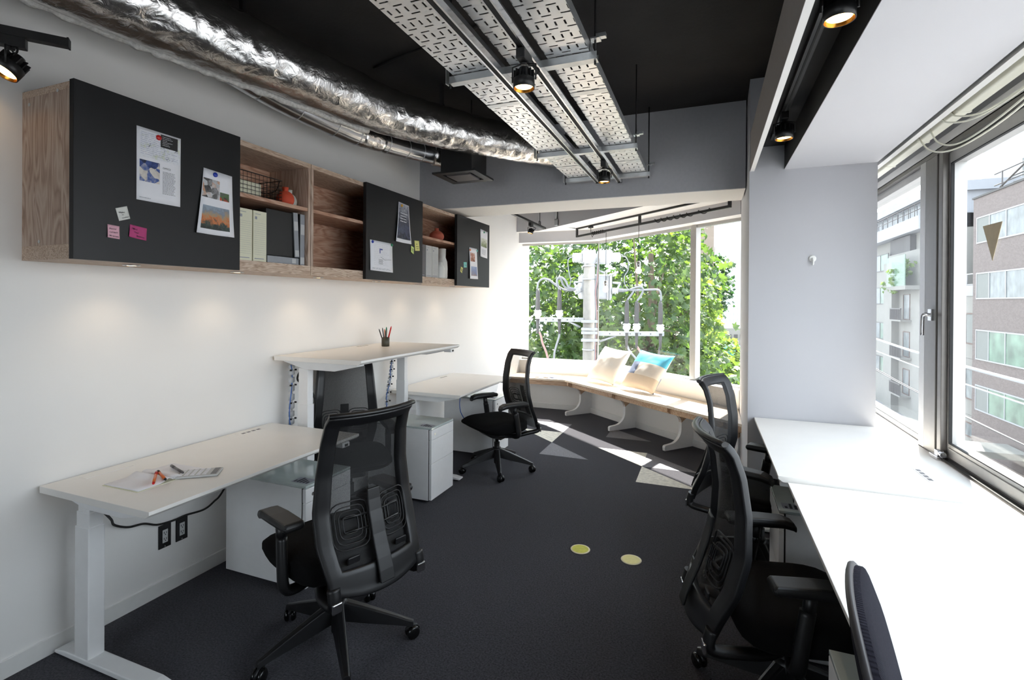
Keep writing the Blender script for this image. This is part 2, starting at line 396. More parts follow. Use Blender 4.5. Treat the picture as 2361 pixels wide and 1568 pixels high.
# skirting boards
def skirt(name, pts, h=0.075, t=0.009):
    m = MB()
    for (x0, y0), (x1, y1) in zip(pts, pts[1:]):
        d = Vector((x1-x0, y1-y0, 0)); L = d.length; d.normalize(); n = Vector((d.y, -d.x, 0))
        M = Matrix(((d.x, n.x, 0, x0), (d.y, n.y, 0, y0), (0, 0, 1, 0), (0, 0, 0, 1)))
        m.box(0, -0.002, 0, L, t, h, M=M)
    return struct(m.build(name, 'skirting', bevel=0.002))
skirt('baseboard_left', [(0, -0.3), (0, 5.44)])
skirt('baseboard_return', [(-1.7, -0.3), (0.008, -0.3)])
skirt('baseboard_bay', [(0, 5.44), (1.063, 5.44), (2.9, on_n(4.835, 2.9))])
# window side: low wall, lintel, recess, soffit, downstand board
struct(MB().box(3.64, -3.8, 0, 3.93, 3.70, 0.655).build('wall_right', 'wall_white'))
struct(MB().box(3.80, -3.8, 0.655, 3.93, -1.40, 2.384).build('wall_light_blocker', 'wall_white'))  # unseen wall added to close off the window and dim the near room
struct(MB().box(3.606, -3.8, 0.64, 3.80, 3.70, 0.668).build('trim_sill', 'laminate_white', bevel=0.003))
struct(MB().box(3.80, -3.8, 2.384, 3.93, 3.70, 2.438).build('trim_lintel', 'wall_white'))
struct(MB().box(3.82, -3.8, 2.438, 3.93, 3.70, CEIL).build('wall_right_upper', 'paint_grey'))  # grey paint stands in for the shading above the lintel
struct(MB().box(3.606, -3.8, 2.56, 3.82, 3.70, 2.70).build('trim_curtain_recess', 'paint_grey'))
struct(MB().box(3.632, -3.8, 2.42, 3.664, 3.70, 2.56).build('trim_curtain_board', 'wall_white'))
m = MB(); m.box(3.08, -3.8, 2.424, 3.606, 2.42, CEIL, 0); m.box(3.0805, -3.8, 2.42, 3.606, 2.42, 2.4239, 1)
struct(m.build('trim_soffit', ['recess_black', 'paint_soffit']))
m = MB(); m.box(2.872, -3.8, 2.429, 2.898, 2.42, 2.688, 0); m.box(2.872, -3.8, 2.4245, 2.898, 2.42, 2.4289, 1); m.box(2.8981, -3.8, 2.44, 2.901, 2.42, 2.688, 2)
struct(m.build('trim_downstand', ['paint_board', 'wall_white', 'recess_black']))
struct(MB().box(2.901, -3.8, 2.585, 3.08, 2.42, 2.66).build('trim_recess_top', 'recess_black'))

# ------------------------------------------------------------------ windows
def bar(m, p0, p1, w, h, zoff=0, mi=0):
    """box bar between two plan points; w across, h tall"""
    (x0, y0, z0), (x1, y1, z1) = p0, p1
    d = Vector((x1-x0, y1-y0, 0)); L = d.length; d.normalize(); n = Vector((-d.y, d.x, 0))
    M = Matrix(((d.x, n.x, 0, x0), (d.y, n.y, 0, y0), (0, 0, 1, z0), (0, 0, 0, 1)))
    m.box(0, -w/2, 0, L, w/2, h, mi=mi, M=M)
def glass(name, a, bb, z0, z1, parent, t=0.006):
    m = MB(); bar(m, (a[0], a[1], z0), (bb[0], bb[1], z0), t, z1-z0)
    return m.build(name, 'window_glass', parent)
w1 = bpy.data.objects.new('window_1', None); C.objects.link(w1); struct(w1)
m = MB(); bar(m, (0, 5.72, 0.655), (1.16, 5.72, 0.655), 0.05, 0.022); bar(m, (0, 5.72, 2.362), (1.16, 5.72, 2.362), 0.05, 0.025)
m.build('frame', 'alu_frame', w1)
glass('pane', (0.0, 5.72), (1.148, 5.72), 0.67, 2.37, w1)
w2 = bpy.data.objects.new('window_2', None); C.objects.link(w2); struct(w2)
wa, wb = Vector((1.155, 5.715)), Vector((2.96, on_n(5.09, 2.96)))
wd = (wb-wa).normalized(); 
def wpt(t): return wa+wd*t
WL = (wb-wa).length; tm = (2.475-1.155)/wd.x
m = MB()
for t0, t1 in ((0, tm-0.04), (tm+0.04, WL)):
    p, q = wpt(t0), wpt(t1)
    bar(m, (p.x, p.y, 0.655), (q.x, q.y, 0.655), 0.05, 0.022); bar(m, (p.x, p.y, 2.355), (q.x, q.y, 2.355), 0.05, 0.032)
m.build('frame', 'alu_frame', w2)
m = MB(); p, q = wpt(tm-0.04), wpt(tm+0.04); bar(m, (p.x, p.y, 0.655), (q.x, q.y, 0.655), 0.08, 1.73)
m.build('mullion', 'alu_frame', w2, bevel=0.004)
for t0, t1 in ((0.008, tm-0.035), (tm+0.035, WL)):
    p, q = wpt(t0), wpt(t1); glass('pane', p, q, 0.67, 2.37, w2)
MB().box(1.146, 5.700, 0.67, 1.160, 5.722, 2.37).build('glass_joint', 'alu_frame', w2)
# big window beside the right-hand desks
w3 = bpy.data.objects.new('window_3', None); C.objects.link(w3); struct(w3)
m = MB(); m.box(3.80, -1.40, 0.64, 3.93, 3.70, 0.672); m.box(3.80, -1.40, 2.36, 3.93, 3.70, 2.39); m.box(3.80, -1.40, 0.672, 3.93, -1.27, 2.36)
m.build('frame', 'bronze_frame', w3)
m = MB(); m.box(3.80, 2.025, 0.672, 3.828, 2.075, 2.36); m.box(3.812, 2.075, 0.672, 3.828, 2.10, 2.36); m.box(3.80, 2.10, 0.672, 3.93, 2.255, 2.36)
m.build('post', 'bronze_frame', w3, bevel=0.003)
m = MB(); m.box(3.80, 2.255, 0.66, 3.92, 2.335, 2.36); m.box(3.83, 2.335, 0.672, 3.92, 3.70, 0.70); m.box(3.845, 2.335, 0.70, 3.90, 3.70, 0.722); m.box(3.83, 2.335, 2.31, 3.92, 3.70, 2.36)
m.build('fixed_frame', 'alu_frame', w3, bevel=0.002)
MB().box(3.868, 2.335, 0.71, 3.874, 3.70, 2.33).build('pane', 'window_glass', w3)
m = MB(); m.box(3.83, 2.004, 0.685, 3.90, 2.10, 2.345); m.box(3.83, -1.2, 0.685, 3.90, 2.004, 0.762); m.box(3.83, -1.2, 2.285, 3.90, 2.004, 2.345); m.box(3.83, -1.28, 0.685, 3.90, -1.2, 2.345)
m.box(3.824, -1.28, 0.735, 3.83, 2.0, 0.742)
m.build('sash', 'alu_frame', w3, bevel=0.004)
m = MB(); m.box(3.827, 1.997, 0.762, 3.842, 2.004, 2.285); m.box(3.827, -1.2, 0.762, 3.842, 1.997, 0.767); m.box(3.827, -1.2, 2.280, 3.842, 1.997, 2.285)
m.build('gasket', 'rubber_black', w3)
MB().box(3.836, -1.2, 0.765, 3.841, 1.999, 2.283).build('pane', 'window_glass', w3)
m = MB(); m.box(3.784, 2.118, 1.425, 3.80, 2.162, 1.49); m.tube(smooth_path([(3.79, 2.14, 1.455), (3.762, 2.14, 1.46), (3.755, 2.15, 1.44), (3.755, 2.155, 1.34)], 5), 0.0105, seg=10)
m.build('handle', 'polished_alu', w3, bevel=0.003)
m = MB(); m.box(3.80, -1.27, 0.672, 3.828, 2.02, 0.681); m.build('track_gap', 'rubber_black', w3)
m = MB(); m.box(3.775, 2.00, 0.668, 3.81, 2.10, 0.685); m.box(3.785, 2.02, 0.685, 3.815, 2.06, 0.715); m.cyl((3.80, 1.985, 0.70), (3.80, 2.02, 0.70), 0.016)
m.build('stay', 'polished_alu', w3, bevel=0.002)
# triangular sticker on the sash glass
m = MB(); m.prism([(1.675, 1.894), (1.585, 1.721), (1.504, 1.893)], 3.8335, 3.8352, M=Matrix(((0, 0, 1, 0), (1, 0, 0, 0), (0, 1, 0, 0), (0, 0, 0, 1))))
tag(m.build('window_sticker', 'sticker_bronze'), 'bronze triangular rescue sticker on the glass of the big right window', 'sticker')
# hook on the pier
t = thing('wall_hook', 'small white hook on the grey pier above the right desks', 'hook', (3.249, 2.42, 1.805))
m = MB(); m.lathe([(0.022, 0), (0.022, 0.006), (0.017, 0.009)], 20, Matrix.Translation((0, 0, 0.01)) @ Matrix.Rotation(PI/2, 4, 'X')); m.build('plate', 'ceramic_white', t)
m = MB(); m.tube(smooth_path([(0, -0.006, 0.012), (0, -0.022, 0.0), (0, -0.026, -0.02), (0, -0.016, -0.030)], 5), 0.006); m.build('prong', 'ceramic_white', t)

# ================================================================== DESKS
DT = 0.737
def desk(name_label, x0, x1, y0, y1, top, side, group, hatch=None, far_ctrl=True):
    """side +1: user edge at x1 (left row), -1: user edge at x0 (right row)"""
    xc, yc = (x0+x1)/2, (y0+y1)/2
    t = thing('sit_stand_desk', name_label, 'desk', (xc, yc, 0), 0, group)
    h = 0.028; fx = x1 if side > 0 else x0; wx = x0 if side > 0 else x1
    hd = (x1-x0)/2; hl = (y1-y0)/2
    # desktop: knife edge along the user's side
    m = MB(); s = side
    prof = [(-hd, top), (-hd, top-h), (hd-0.02, top-h), (hd, top-0.014), (hd, top)]
    a = [m.bm.verts.new((s*p[0], -hl, p[1])) for p in prof]; c = [m.bm.verts.new((s*p[0], hl, p[1])) for p in prof]
    m.bm.faces.new(a); m.bm.faces.new(c[::-1])
    for i in range(5): m.bm.faces.new((a[i], c[i], c[(i+1) % 5], a[(i+1) % 5]))
    m.build('desktop', 'laminate_white', t, bevel=0.0015)
    m = MB(); u = top-h
    m.box(-s*0.16-0.03, -hl+0.12, u-0.05, -s*0.16+0.03, hl-0.12, u-0.005); m.build('cross_beam', 'metal_white', t)
    for e in (-1, 1):
        yy = e*(hl-0.085)
        m = MB()
        # wing-shaped bracket under the top
        pr = [(-hd+0.03, u), (-hd+0.03, u-0.012), (-0.13, u-0.055), (0.10, u-0.055), (hd-0.07, u-0.018), (hd-0.07, u)]
        a = [m.bm.verts.new((s*p[0], yy-0.035, p[1])) for p in pr]; c = [m.bm.verts.new((s*p[0], yy+0.035, p[1])) for p in pr]
        m.bm.faces.new(a); m.bm.faces.new(c[::-1])
        for i in range(6): m.bm.faces.new((a[i], c[i], c[(i+1) % 6], a[(i+1) % 6]))
        m.build('bracket', 'metal_white', t, bevel=0.003)
        cx = -s*(hd-0.182)
        low = 0.575
        m = MB(); m.box(cx-0.046, yy-0.031, 0.03, cx+0.046, yy+0.031, min(low, u-0.13)); leg = m.build('leg', 'metal_white', t, bevel=0.004)
        m = MB(); z0 = min(low, u-0.13)-0.01; m.box(cx-0.042, yy-0.027, z0, cx+0.042, yy+0.027, (z0+0.07 if u < 0.9 else u-0.28)); z1 = (z0+0.07 if u < 0.9 else u-0.28)
        m.box(cx-0.038, yy-0.0235, z1-0.01, cx+0.038, yy+0.0235, u-0.05)
        m.build('inner_tube', 'metal_white', leg, bevel=0.003)
        m = MB(); fl = hd-0.02; sh = -s*0.014
        pr = [(sh-fl, 0.012), (sh-fl, 0.024), (sh-fl+0.06, 0.034), (sh+fl-0.06, 0.034), (sh+fl, 0.024), (sh+fl, 0.012)]
        a = [m.bm.verts.new((p[0], yy-0.035, p[1])) for p in pr]; c = [m.bm.verts.new((p[0], yy+0.035, p[1])) for p in pr]
        m.bm.faces.new(a); m.bm.faces.new(c[::-1])
        for i in range(6): m.bm.faces.new((a[i], c[i], c[(i+1) % 6], a[(i+1) % 6]))
        foot = m.build('foot', 'metal_white', t, bevel=0.004)
        for q in (-fl+0.05, fl-0.05):
            m = MB(); m.cyl((q, yy, 0), (q, yy, 0.014), 0.016, seg=12); m.build('glide', 'black_plastic', foot)
    # hand control under the far end of the user's edge (or near end)
    cy = (hl-0.10) if far_ctrl else -hl+0.05
    m = MB(); m.box(s*(hd-0.075) if s > 0 else -hd+0.01, cy-0.03, u-0.026, s*(hd-0.01) if s > 0 else -hd+0.075, cy+0.03, u)
    c = m.build('control', 'metal_white', t, bevel=0.004)
    m = MB(); m.box(s*(hd-0.011), cy-0.012, u-0.02, s*(hd-0.007), cy+0.012, u-0.007); m.build('button', 'black_plastic', c)
    # cable hatch near the back edge
    for (ya, yb, open_) in hatch or ():
        m = MB(); hx = -s*(hd-0.055)
        m.box(hx-0.026, ya-yc, top-0.002, hx+0.026, yb-yc, top+0.0014); hh = m.build('cable_hatch', 'laminate_white', t, bevel=0.001)
        m = MB()
        if open_:
            L = (yb-ya)
            for q in range(4): m.box(hx+s*0.002, ya-yc+L*(0.12+0.2*q), top+0.0014, hx+s*0.020, ya-yc+L*(0.12+0.2*q)+L*0.14, top+0.0018)
        else:
            m.box(hx+s*0.0255, ya-yc, top+0.0012, hx+s*0.0275, yb-yc, top+0.0022)
        m.build('socket_strip' if open_ else 'lip', 'grey_plastic' if open_ else 'metal_white', hh)
    return t
LEFT = 'sit-stand desks along the left wall'; RIGHT = 'sit-stand desks under the right window'
desk('white sit-stand desk nearest on the left, notebook and calculator on it', 0.022, 0.705, -0.165, 1.022, DT, 1, LEFT, [(-0.04, 0.15, False), (0.73, 0.90, True)])
desk('white desk raised to standing height by the left wall, pencil cup on it', 0.022, 0.702, 1.040, 2.300, 1.161, 1, LEFT, [(1.75, 1.93, True)])
desk('lowered white desk on the left beyond the raised one, nearest the bench', 0.022, 0.708, 2.312, 3.470, DT, 1, LEFT, [(3.05, 3.23, True)])
desk('white desk under the right window next to the grey pier', 2.908, 3.598, 1.162, 2.408, DT, -1, RIGHT, [(1.32, 1.54, True)], far_ctrl=False)
desk('nearest white desk under the right window, set slightly lower', 2.945, 3.598, -0.38, 1.146, DT-0.020, -1, RIGHT, None)

# ------------------------------------------------------------------ drawer pedestals
def pedestal(label, x0, x1, y0, y1, h, side, group):
    xc, yc = (x0+x1)/2, (y0+y1)/2; s = side; hd = (x1-x0)/2; hl = (y1-y0)/2
    t = thing('drawer_pedestal', label, 'drawer unit', (xc, yc, 0), 0, group)
    fb = hd-0.028
    m = MB(); m.box(-s*hd if s > 0 else -fb, -hl, 0.025, fb if s > 0 else hd, hl, h-0.014); m.build('body', 'metal_white', t, bevel=0.002)
    m = MB(); m.box(-hd, -hl, h-0.0135, hd, hl, h); m.build('top', 'glass_top', t, bevel=0.002)
    m = MB(); a, c = sorted((s*fb, s*(fb+0.007))); m.box(a, -hl+0.004, 0.03, c, hl-0.004, h-0.015); m.build('gap', 'rubber_black', t)
    a, c = sorted((s*(fb+0.007), s*hd))
    lv = [0.03, 0.03+(h-0.045)*0.52, 0.03+(h-0.045)*0.855, h-0.0155]
    for i in range(3):
        m = MB(); m.box(a, -hl, lv[i]+0.0012, c, hl, lv[i+1]-0.0012); d = m.build('drawer', 'metal_white', t, bevel=0.0015)
        if i == 2:
            m = MB(); zz = (lv[2]+lv[3])/2
            m.cyl((s*hd, -hl+0.05, zz), (s*(hd+0.002), -hl+0.05, zz), 0.009, seg=16); m.build('lock', 'steel', d)
    for q in (-1, 1):
        for e in (-1, 1):
            m = MB(); m.cyl((q*(hd-0.06)-0.01, e*(hl-0.05), 0.0135), (q*(hd-0.06)+0.01, e*(hl-0.05), 0.0135), 0.0135, seg=12); m.build('wheel', 'black_plastic', t)
    # printed sticker on the lid
    lx = s*(hd-0.075)
    m = MB(); m.box(lx-0.055, -hl+0.03, h, lx+0.055, -hl+0.10, h+0.0008); st = m.build('sticker', 'ink_soft', t)
    m = MB()
    for k in range(5): m.box(lx-0.045+0.02*k, -hl+0.036, h+0.0008, lx-0.034+0.02*k, -hl+0.036+0.012*(2+(k*7) % 4), h+0.0013)
    m.build('print', 'ink', st)
    return t
PG = 'white drawer pedestals'
pedestal('white drawer pedestal under the nearest left desk, notebook above it', 0.125, 0.69, 0.62, 0.965, 0.56, 1, PG)
pedestal('white drawer pedestal under the raised standing desk, drawer fronts in view', 0.13, 0.70, 1.86, 2.20, 0.57, 1, PG)
pedestal('white drawer pedestal under the far left desk, behind the turned chair', 0.14, 0.70, 3.06, 3.40, 0.57, 1, PG)
pedestal('white drawer pedestal under the right desk beside the grey pier', 2.915, 3.48, 1.18, 1.53, 0.575, -1, PG)
pedestal('white drawer pedestal at the bottom right behind the ribbed chair back', 2.920, 3.48, -0.15, 0.20, 0.575, -1, PG)

# ------------------------------------------------------------------ things on the nearest left desk
t = thing('notebook', 'open notebook with blank cream pages on the nearest left desk', 'notebook', (0.36, 0.09, DT))
def page(m, side):
    def fn(u, v):
        yy = side*(0.002+u*0.145); z = 0.004+0.014*math.exp(-((u-0.12)/0.16)**2)*(1 if side < 0 else 0.75)*math.sin(min(1, u*8+0.15)*PI/2)
        return (-0.105+0.21*v, yy, z)
    m.grid(fn, 18, 4)
for s_ in (-1, 1):
    m = MB(); page(m, s_); m.build('page', 'linen' if False else 'paper_white', t, smooth=True, solid=0.003)
m = MB(); m.box(-0.108, -0.152, 0.0002, 0.108, 0.152, 0.002); m.build('cover', 'cardboard_cream', t)
t.rotation_euler = (0, 0, 0.02)
def pen(name, label, p0, p1, r, body, cap, capfrac, z0):
    d = Vector((p1[0]-p0[0], p1[1]-p0[1], 0)); L = d.length; ang = math.atan2(d.y, d.x)
    t = thing(name, label, 'pen', (p0[0], p0[1], z0), ang, 'pens on the nearest left desk')
    m = MB(); m.cyl((0, 0, r), (L*capfrac, 0, r), r*1.12, seg=14); m.cyl((L*0.03, 0, 2.0*r), (L*capfrac*0.9, 0, 2.1*r), r*0.25, seg=6); m.build('cap', cap, t)
    m = MB(); m.cyl((L*capfrac, 0, r), (L*0.93, 0, r), r, seg=14); m.build('barrel', body, t)
    m = MB(); m.cyl((L*0.93, 0, r), (L, 0, r), r*0.95, r*0.8, seg=14); m.build('plug', cap, t)
    return t
ZP = DT+0.0175
pen('marker_pen', 'grey felt pen lying between the notebook and the calculator', (0.313, 0.186), (0.452, 0.142), 0.0055, 'grey_plastic', 'grey_plastic', 0.3, DT+0.0100)
pen('marker_pen', 'orange felt pen with red cap end on the open notebook', (0.352, 0.093), (0.478, -0.002), 0.0055, 'orange_plastic', 'red_plastic', 0.22, DT+0.0140)
pen('marker_pen', 'orange felt pen with a black end crossing the notebook page', (0.346, 0.104), (0.478, 0.048), 0.0055, 'orange_plastic', 'rubber_black', 0.16, DT+0.0140)
t = thing('calculator', 'flat white calculator beside the notebook on the nearest left desk', 'calculator', (0.498, 0.186, DT), -0.95)
m = MB()
pr = [(-0.050, -0.082), (0.050, -0.082), (0.050, 0.082), (-0.050, 0.082)]
m.box(-0.05, -0.082, 0.002, 0.05, 0.082, 0.011); m.build('body', 'box_grey', t, bevel=0.003)
m = MB(); m.box(-0.042, 0.052, 0.011, 0.042, 0.074, 0.0118); m.build('display', 'grey_plastic', t)
m = MB()
for i in range(5):
    for j in range(5): m.box(-0.044+i*0.018, -0.075+j*0.0235, 0.011, -0.031+i*0.018, -0.059+j*0.0235, 0.0128)
m.build('keys', 'paper_white', t, bevel=0.001)
t.rotation_euler = (0, 0, R(-52))
# pencil cup on the raised desk
t = thing('pencil_cup', 'olive pencil cup standing on the raised desk', 'cup', (0.255, 1.905, 1.161))
m = MB(); m.lathe([(0.027, 0), (0.030, 0.002), (0.031, 0.07), (0.0285, 0.07), (0.027, 0.006), (0.0, 0.006)], 28, cap1=False); m.build('cup', 'olive_cup', t)
rnd = random.Random(4)
for k, (mm, dx, dy, h, nm) in enumerate([('red_plastic', 0.016, 0.012, 0.150, 'red pen standing in the olive pencil cup'), ('rubber_black', -0.018, -0.014, 0.130, 'thin black pen leaning left in the olive pencil cup'), ('black_plastic', 0.0, 0.012, 0.142, 'thick black marker upright in the olive pencil cup'),
        ('green_plastic', 0.006, -0.004, 0.145, 'green pen in the olive pencil cup'), ('orange_plastic', -0.008, 0.006, 0.128, 'orange pen in the olive pencil cup'), ('grey_plastic', 0.012, -0.015, 0.125, 'grey pen in the olive pencil cup'), ('black_plastic', -0.012, -0.002, 0.138, 'black ballpoint pen in the middle of the olive pencil cup')]):
    m = MB((0.255, 1.905, 1.168)); o = Vector((0.255, 1.905, 1.168)); a = o+Vector((dx*0.4, dy*0.4, 0)); bb = o+Vector((dx*2.2, dy*2.2, h))
    if 'upright' in nm: bb = o+Vector((dx, dy, h))
    r = 0.0058 if 'marker' in nm or 'red' in nm else 0.0042
    m.tube([a, a.lerp(bb, 0.9), bb], [r, r, r*0.45], seg=10)
    p = m.build('pen', mm); p.location = (0.255, 1.905, 1.168); tag(p, nm, 'pen', 'pens in the pencil cup')

# cable spines and leads under the desks
def spine(label, pts, group):
    t = thing('cable_spine', label, 'cable guide', pts[-1], 0, group)
    P = smooth_path(pts, 5); o = P[-1]
    n = max(6, int(sum((P[i+1]-P[i]).length for i in range(len(P)-1))/0.045))
    def pt(k):
        f = max(0, min(1, k/n))*(len(P)-1); i = min(int(f), len(P)-2); return P[i].lerp(P[i+1], f-i)
    m = MB(o); pts_, rr_ = [], []
    for k in range(n):
        for e_, r_ in ((0.04, 0.009), (0.1, 0.026), (0.72, 0.026), (0.78, 0.009)): pts_.append(pt(k+e_)); rr_.append(r_)
    m.tube(pts_, rr_, seg=4, flat=0.7); m.build('links', 'clear_chain', t)
    for e in (-1, 1):
        for k in range(1, n-1, 2):
            p = pt(k); m = MB(o); m.box(p.x+0.008, p.y+e*0.020-0.004, p.z-0.006, p.x+0.020, p.y+e*0.020+0.004, p.z+0.004); m.build('clip', 'black_plastic', t)
    m = MB(o); m.tube([p+Vector((0.010, -0.016+0.012*math.sin(i*0.9), 0)) for i, p in enumerate(P)], 0.003, seg=6); m.build('cable', 'blue_cable', t)
    return t
spine('segmented cable spine hanging from the raised desk near its left end', [(0.09, 1.12, 1.10), (0.09, 1.12, 0.8), (0.09, 1.12, 0.5), (0.10, 1.12, 0.2), (0.10, 1.12, 0.02)], 'cable spines')
spine('segmented cable spine curving down from the far end of the raised desk', [(0.13, 2.17, 1.10), (0.13, 2.165, 0.95), (0.12, 2.14, 0.80), (0.12, 2.11, 0.62), (0.12, 2.06, 0.3), (0.12, 2.05, 0.02)], 'cable spines')
def cable(label, pts, r, mt, name='cable', group=None, cat='cable', n=8):
    P = smooth_path(pts, n); m = MB(P[0]); m.tube(P, r, seg=8); o = m.build(name, mt); o.location = P[0]; return tag(o, label, cat, group)
cable('black power cable slung under the nearest left desk above the outlets', [(0.24, -0.05, 0.62), (0.10, 0.06, 0.52), (0.03, 0.114, 0.461), (0.02, 0.18, 0.422), (0.018, 0.253, 0.408), (0.02, 0.32, 0.376), (0.022, 0.405, 0.366), (0.022, 0.464, 0.368), (0.03, 0.559, 0.362), (0.05, 0.604, 0.392), (0.08, 0.64, 0.45), (0.16, 0.72, 0.69)], 0.0052, 'rubber_black', 'power_cable')
cable('black lead behind the near leg of the raised desk', [(0.14, 1.16, 1.08), (0.12, 1.14, 1.0), (0.17, 1.2, 0.93), (0.2, 1.22, 0.80), (0.18, 1.18, 0.60), (0.17, 1.16, 0.4)], 0.006, 'rubber_black', 'power_cable')
cable('thin blue network lead hanging at the far left desk', [(0.40, 3.0, 0.68), (0.37, 2.96, 0.58), (0.38, 2.95, 0.45), (0.42, 3.0, 0.34)], 0.004, 'blue_cable', 'network_cable')
# wall outlets
for (ya, yb), lab in (((0.333, 0.397), 'nearer of the two black wall outlets under the left desk'), ((0.423, 0.486), 'farther of the two black wall outlets under the left desk')):
    yc = (ya+yb)/2; t = thing('wall_outlet', lab, 'outlet', (0.0, yc, 0.297), 0, 'black wall outlets')
    m = MB(); m.box(0, -0.0315, -0.06, 0.006, 0.0315, 0.06); m.build('plate', 'black_plastic', t, bevel=0.002)
    m = MB(); m.box(0.006, -0.0135, -0.033, 0.0085, 0.0135, 0.033); f = m.build('socket', 'box_grey', t, bevel=0.001)
    m = MB()
    for zz in (-0.017, 0.014):
        m.box(0.0085, -0.008, zz, 0.0092, -0.005, zz+0.010); m.box(0.0085, 0.004, zz, 0.0092, 0.007, zz+0.008); m.box(0.0085, -0.002, zz-0.008, 0.0092, 0.003, zz-0.003)
    m.build('slots', 'ink', f)
    m = MB(); m.cyl((0.006, 0, -0.052), (0.0068, 0, -0.052), 0.003, seg=10); m.build('screw', 'steel', t)

# ================================================================== CHAIRS
def back_pt(u, z, ext=0.0):
    """a point of the backrest surface: u across (-1..1), z height; forward is +y"""
    K = [(0.395, -0.325, 0.200), (0.46, -0.300, 0.212), (0.56, -0.252, 0.226), (0.68, -0.218, 0.224), (0.82, -0.212, 0.208), (0.95, -0.228, 0.197), (1.03, -0.255, 0.192), (1.06, -0.285, 0.190)]
    for (z0, s0, w0), (z1, s1, w1) in zip(K, K[1:]):
        if z <= z1 or z1 == 1.06: break
    f = max(0, min(1, (z-z0)/(z1-z0)))
    f2 = f
    s = s0+(s1-s0)*f2; w = w0+(w1-w0)*f2
    bow = 0.045*(1-u*u)
    return Vector((u*w, s-bow+0.02+ext, z-(0.028*(1-u*u) if z < 0.45 else 0)))
def base_parts(t, rot=0.3, rad=0.315, seat_h=0.0):
    m = MB(); m.lathe([(0.030, 0.115), (0.042, 0.125), (0.044, 0.190), (0.034, 0.204)], 20); m.build('hub', 'chair_plastic', t)
    for k in range(5):
        a = rot+k*2*PI/5; ca, sa = math.cos(a), math.sin(a)
        M = Matrix(((ca, -sa, 0, 0), (sa, ca, 0, 0), (0, 0, 1, 0), (0, 0, 0, 1)))
        m = MB(); secs = [(0.02, 0.031, 0.118, 0.198), (0.12, 0.026, 0.098, 0.164), (0.24, 0.021, 0.078, 0.118), (rad-0.012, 0.018, 0.066, 0.092), (rad+0.016, 0.015, 0.058, 0.082)]
        rings = []
        for x, w, z0, z1 in secs:
            rings.append([m.bm.verts.new(M @ Vector(p)) for p in ((x, -w, z0), (x, w, z0), (x, w*0.7, z1-0.003), (x, w*0.35, z1), (x, -w*0.35, z1), (x, -w*0.7, z1-0.003))])
        m.bm.faces.new(rings[0]); m.bm.faces.new(rings[-1][::-1])
        for A, B in zip(rings, rings[1:]):
            for i in range(6): m.bm.faces.new((A[i], A[(i+1) % 6], B[(i+1) % 6], B[i]))
        leg = m.build('base_leg', 'chair_plastic', t, bevel=0.002)
        # twin-wheel caster, trailing
        b2 = a+1.1*math.sin(3*k+1)
        D = M @ Vector((rad, 0, 0)); cb, sb = math.cos(b2), math.sin(b2)
        Q = Matrix(((cb, -sb, 0, D.x), (sb, cb, 0, D.y), (0, 0, 1, 0), (0, 0, 0, 1)))
        m = MB()
        for e in (-1, 1):
            X = Q @ Matrix.Translation((0.012, e*0.007, 0.029)) @ Matrix.Rotation(-e*PI/2, 4, 'X')
            m.lathe([(0.012, 0.0), (0.0275, 0.0), (0.029, 0.004), (0.0285, 0.011), (0.022, 0.017), (0.0, 0.019)], 20, X, cap1=False)
        c = m.build('caster', 'caster_black', leg)
        m = MB(); m.cyl(D+Vector((0, 0, 0.035)), D+Vector((0, 0, 0.07)), 0.008, seg=10); m.tube([Q @ Vector((-0.02, 0, 0.046)), Q @ Vector((0.0, 0, 0.056)), Q @ Vector((0.03, 0, 0.052)), Q @ Vector((0.042, 0, 0.035))], 0.0065, seg=8)
        m.build('caster_fork', 'chair_plastic', leg)
def rsq(a, e=3.2):
    """rounded-square unit outline"""
    c, s = math.cos(a), math.sin(a)
    k = (abs(c)**e+abs(s)**e)**(-1/e)
    return c*k, s*k
